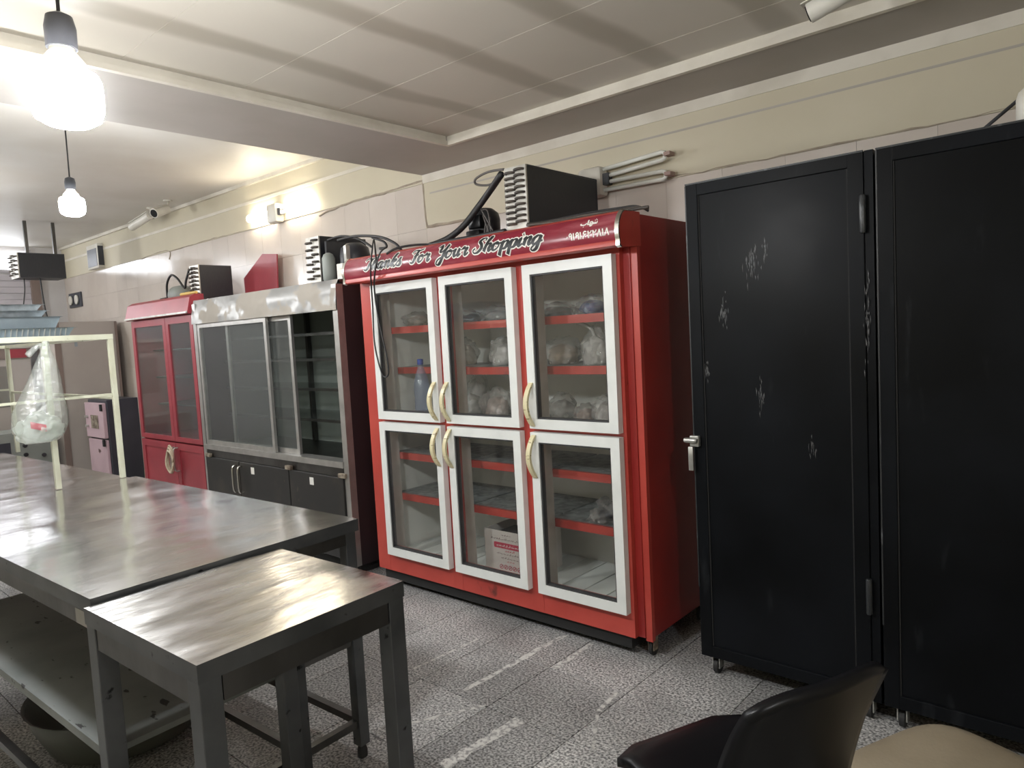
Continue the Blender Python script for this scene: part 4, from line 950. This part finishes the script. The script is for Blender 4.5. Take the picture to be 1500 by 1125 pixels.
# hanging bag
hb = Vector((-3.815, 1.045, 0)); K2 = thing('hanging_bag', 'clear plastic bag with a red label knotted to the cream rack', 'bag', (-3.80, 1.0, 1.10))
b = bmesh.new(); rings = []
cent = [(1.575, .012, .008, 1.062), (1.54, .018, .014, 1.058), (1.48, .04, .026, 1.05), (1.40, .065, .04, 1.035), (1.32, .09, .055, 1.015), (1.25, .105, .062, 1.0), (1.19, .108, .066, .995), (1.145, .092, .058, 1.0), (1.115, .06, .04, 1.005), (1.105, .02, .015, 1.005)]
for zi, (z, wy, wx_, yc) in enumerate(cent):
    rings.append([b.verts.new((-3.80+wx_*.9+(.0)+wx_*math.cos(a)*(1+.1*noise.noise(Vector((a*2, z*12, 1)))), yc+wy*math.sin(a)*(1+.16*noise.noise(Vector((math.cos(a)*2, math.sin(a)*2, z*8)))), z)) for a in [2*math.pi*q/28 for q in range(28)]])
for A, Bq in zip(rings, rings[1:]):
    for q in range(28): b.faces.new((A[q], A[(q+1) % 28], Bq[(q+1) % 28], Bq[q]))
obj('bag_film', b, 'bagfilm', K2, True)
b = blob((-3.76, .995, 1.113), (.055, .09, .075), 21, .35, 4); obj('bag_content', b, 'bagfill', K2, True)
b = bmesh.new(); box(b, -3.702, -3.700, .945, 1.005, 1.175, 1.205); 
for v in b.verts: v.co.z += (v.co.y-.975)*-.35
obj('red_label', b, 'redprint', K2)
b = bmesh.new(); tube(b, smoothpath([(-3.80, 1.06, 1.56), (-3.805, 1.03, 1.55), (-3.80, 1.0, 1.525), (-3.80, .985, 1.51)], 4), [.008, .009, .01, .011, .012, .012, .012, .013, .014, .014, .014, .013, .012], 7); obj('knot', b, 'bagfilm', K2, True)

# ------------------------------------------------------------------ security cameras
def cctv(base, tip, r, label, drop):
    base, tip = Vector(base), Vector(tip); t = thing('security_camera', label, 'camera', base, group='security cameras'); d = (tip-base-Vector((0, 0, -drop))).normalized()
    j = base+Vector((0, 0, -drop))
    obj('mount', LT([(r*.9, -.012), (r*.9, 0)], base, 18), 'plasticwhite', t, 2)
    obj('stem', tube(bmesh.new(), [base+Vector((0, 0, -.010)), j, j+d*.02], r*.28, 8), 'plasticwhite', t, True)
    L = (tip-j).length
    obj('barrel', tube(bmesh.new(), [j+d*.015, j+d*.02, j+d*L*.97, j+d*L], [r*.7, r*.95, r, r*.97], 20), 'plasticwhite', t, 2)
    obj('lens', tube(bmesh.new(), [j+d*L*.99, j+d*(L+.004)], [r*.82, r*.8], 20), 'plasticblack', t, 2)
    b = bmesh.new(); u = Vector((0, 0, 1)); s = d.cross(u).normalized(); n = s.cross(d)
    for k in range(9):
        pass
    bar(b, j+d*.03+n*r*1.02, j+d*(L+.012)+n*r*1.02, r*1.5, .004, up=n); obj('sun_shield', b, 'plasticwhite', t)
c0 = pZ(1185, 20, 2.50)
cctv((c0.x+.19, c0.y+.02, NZ), (c0.x, c0.y, 2.50), .033, 'white bullet camera on the plank ceiling before the black cabinets', .075)
cctv((-7.45, 3.12, FARZ), (-7.85, 3.08, 2.80), .04, 'bullet camera on the far ceiling, angled toward the shutter', .07)
cctv((-7.0, 3.1, FARZ), (-6.93, 2.93, 2.79), .045, 'bullet camera on the far ceiling, facing the tables', .08)

# ------------------------------------------------------------------ far end of the hall
a, c = pY(135, 360, WY-.02), pY(157, 394, WY-.02)
M_ = thing('wall_screen', 'small dark screen in a pale frame high on the tiled wall', 'screen', (-9.5, WY-.02, 2.54))
obj('frame', BX(-9.72, -9.36, WY-.085, WY-.010, 2.54, 2.83, bev=.01), 'plasticwhite', M_, 2); obj('screen', BX(-9.69, -9.39, WY-.088, WY-.0855, 2.565, 2.775), 'safeblack', M_)
obj('screen_side', BX(-9.359, -9.355, WY-.08, WY-.02, 2.57, 2.80), 'safeblack', M_)
P = thing('switch_panel', 'dark switch panel with two pale sockets on the tiled wall', 'switch', (-10.45, WY-.01, 2.13))
obj('panel', BX(-10.68, -10.24, WY-.03, WY-.0095, 2.13, 2.32, bev=.004), 'safeblack', P)
for x in (-10.58, -10.36): obj('socket', LT([(.06, 0), (.06, .012), (.05, .018)][::1], (x, WY-.05, 2.225), 16, 'y'), 'plasticwhite', P, 2)
# condenser hung near the end wall
hx = -8.6
Hc = condenser(-9.0, -8.72, 2.26, 2.70, 2.34, 2.60, 'blue-grey condenser hung from the far ceiling before the shutter', 5, 3, 'hanging_condenser')
for y in (2.36, 2.62): obj('hanger', BX(-8.80, -8.77, y, y+.03, 2.60, FARZ), 'steeldark', Hc)
cableO([(-8.75, 2.46, 2.34), (-8.75, 2.47, 2.1), (-8.74, 2.49, 1.9), (-8.72, 2.52, 1.82)], .008, 'black cable dangling below the hung condenser'); cableO([(-8.85, 2.34, 2.34), (-8.84, 2.33, 2.2), (-8.86, 2.30, 2.0)], .006, 'thin dark cord under the hung condenser')
# beige cabinet
bc = thing('beige_cabinet', 'tall beige cabinet against the tiled wall behind the black safe', 'cabinet', (-9.3, 2.93, 0))
obj('body', BX(-9.6, -9.0, 2.62, 3.26, 0, 1.88, bev=.004), 'beigecab', bc); obj('edge_strip', BX(-9.0, -8.985, 2.60, 2.66, 0, 1.875), 'browncab', bc); obj('hook_plate', BX(-9.0, -8.995, 2.80, 2.83, 1.60, 1.72), 'traygrey', bc)
obj('edge_strip', BX(-9.0, -8.99, 3.235, 3.26, 0, 1.875), 'browncab', bc)
sf = thing('black_safe', 'black steel safe with a pinkish scuffed door and brass locks', 'safe', (-8.27, 2.88, 0))
obj('body', BX(-8.54, -8.0, 2.73, 3.04, 0, 1.02, bev=.006), 'safeblack', sf)
d = obj('door', BX(-8.53, -8.02, 2.69, 2.729, .62, .99, bev=.006), 'pink', sf); obj('lower_door', BX(-8.53, -8.02, 2.70, 2.729, .04, .60, bev=.006), 'pink', sf)
for z in (.74, .84): obj('knob', LT([(.014, -.03), (.016, -.02), (.012, 0)], (-8.46, 2.69, z), 12, 'y'), 'zinc', d, 2)
obj('lock_plate', BX(-8.36, -8.16, 2.685, 2.6895, .72, .86), 'rust', d)
for z in (.95, .58): obj('hinge', BX(-8.06, -8.015, 2.675, 2.69, z-.04, z+.03), 'underblack', d)
wc = thing('white_locker', 'narrow white locker with a glazed top beside the beige cabinet', 'cabinet', (-9.8, 2.72, 0))
obj('body', BX(-10.12, -9.62, 2.64, 2.80, 0, 1.36, bev=.004), 'enamel', wc); obj('upper_frame', BX(-10.12, -9.62, 2.765, 2.80, 1.361, 1.72), 'enamel', wc); obj('glazed_top', BX(-10.11, -9.63, 2.655, 2.764, 1.361, 1.69), 'oldglass', wc); obj('cross_bar', BX(-9.625, -9.615, 2.64, 2.764, 1.52, 1.535), 'enamel', wc)
dc = thing('display_counter', 'beige counter fridge with a dark band below its top', 'fridge', (-10.1, 1.9, 0))
obj('body', BX(-10.45, -9.75, 1.2, 2.56, .66, 1.5, bev=.006), 'beigecab', dc); obj('top_band', BX(-10.46, -9.74, 1.19, 2.57, 1.50, 1.62), 'browncab', dc); obj('top', BX(-10.47, -9.73, 1.18, 2.58, 1.62, 1.66), 'post', dc)
obj('glass_front', BX(-9.745, -9.74, 1.3, 2.35, .95, 1.42), 'oldglass', dc); obj('red_badge', BX(-9.742, -9.738, 2.36, 2.52, 1.51, 1.61), 'redold', dc); obj('plinth', BX(-10.4, -9.8, 1.25, 2.5, 0, .66), 'browncab', dc)
ov = thing('low_oven', 'low grey-green oven with dark window and round knobs', 'oven', (-9.3, 1.9, 0))
obj('body', BX(-9.62, -9.1, 1.2, 2.5, 0, .70, bev=.006), 'tealgrey', ov); obj('window', BX(-9.1, -9.095, 1.5, 2.12, .38, .60), 'safeblack', ov)
for k, (y, z) in enumerate(((2.25, .55), (2.25, .45), (2.42, .42), (2.42, .33), (2.34, .62))): obj('knob', LT([(.022, 0), (.022, .02), (.016, .026)], (-9.1, y, z), 12, 'x'), 'canblack', ov, 2)
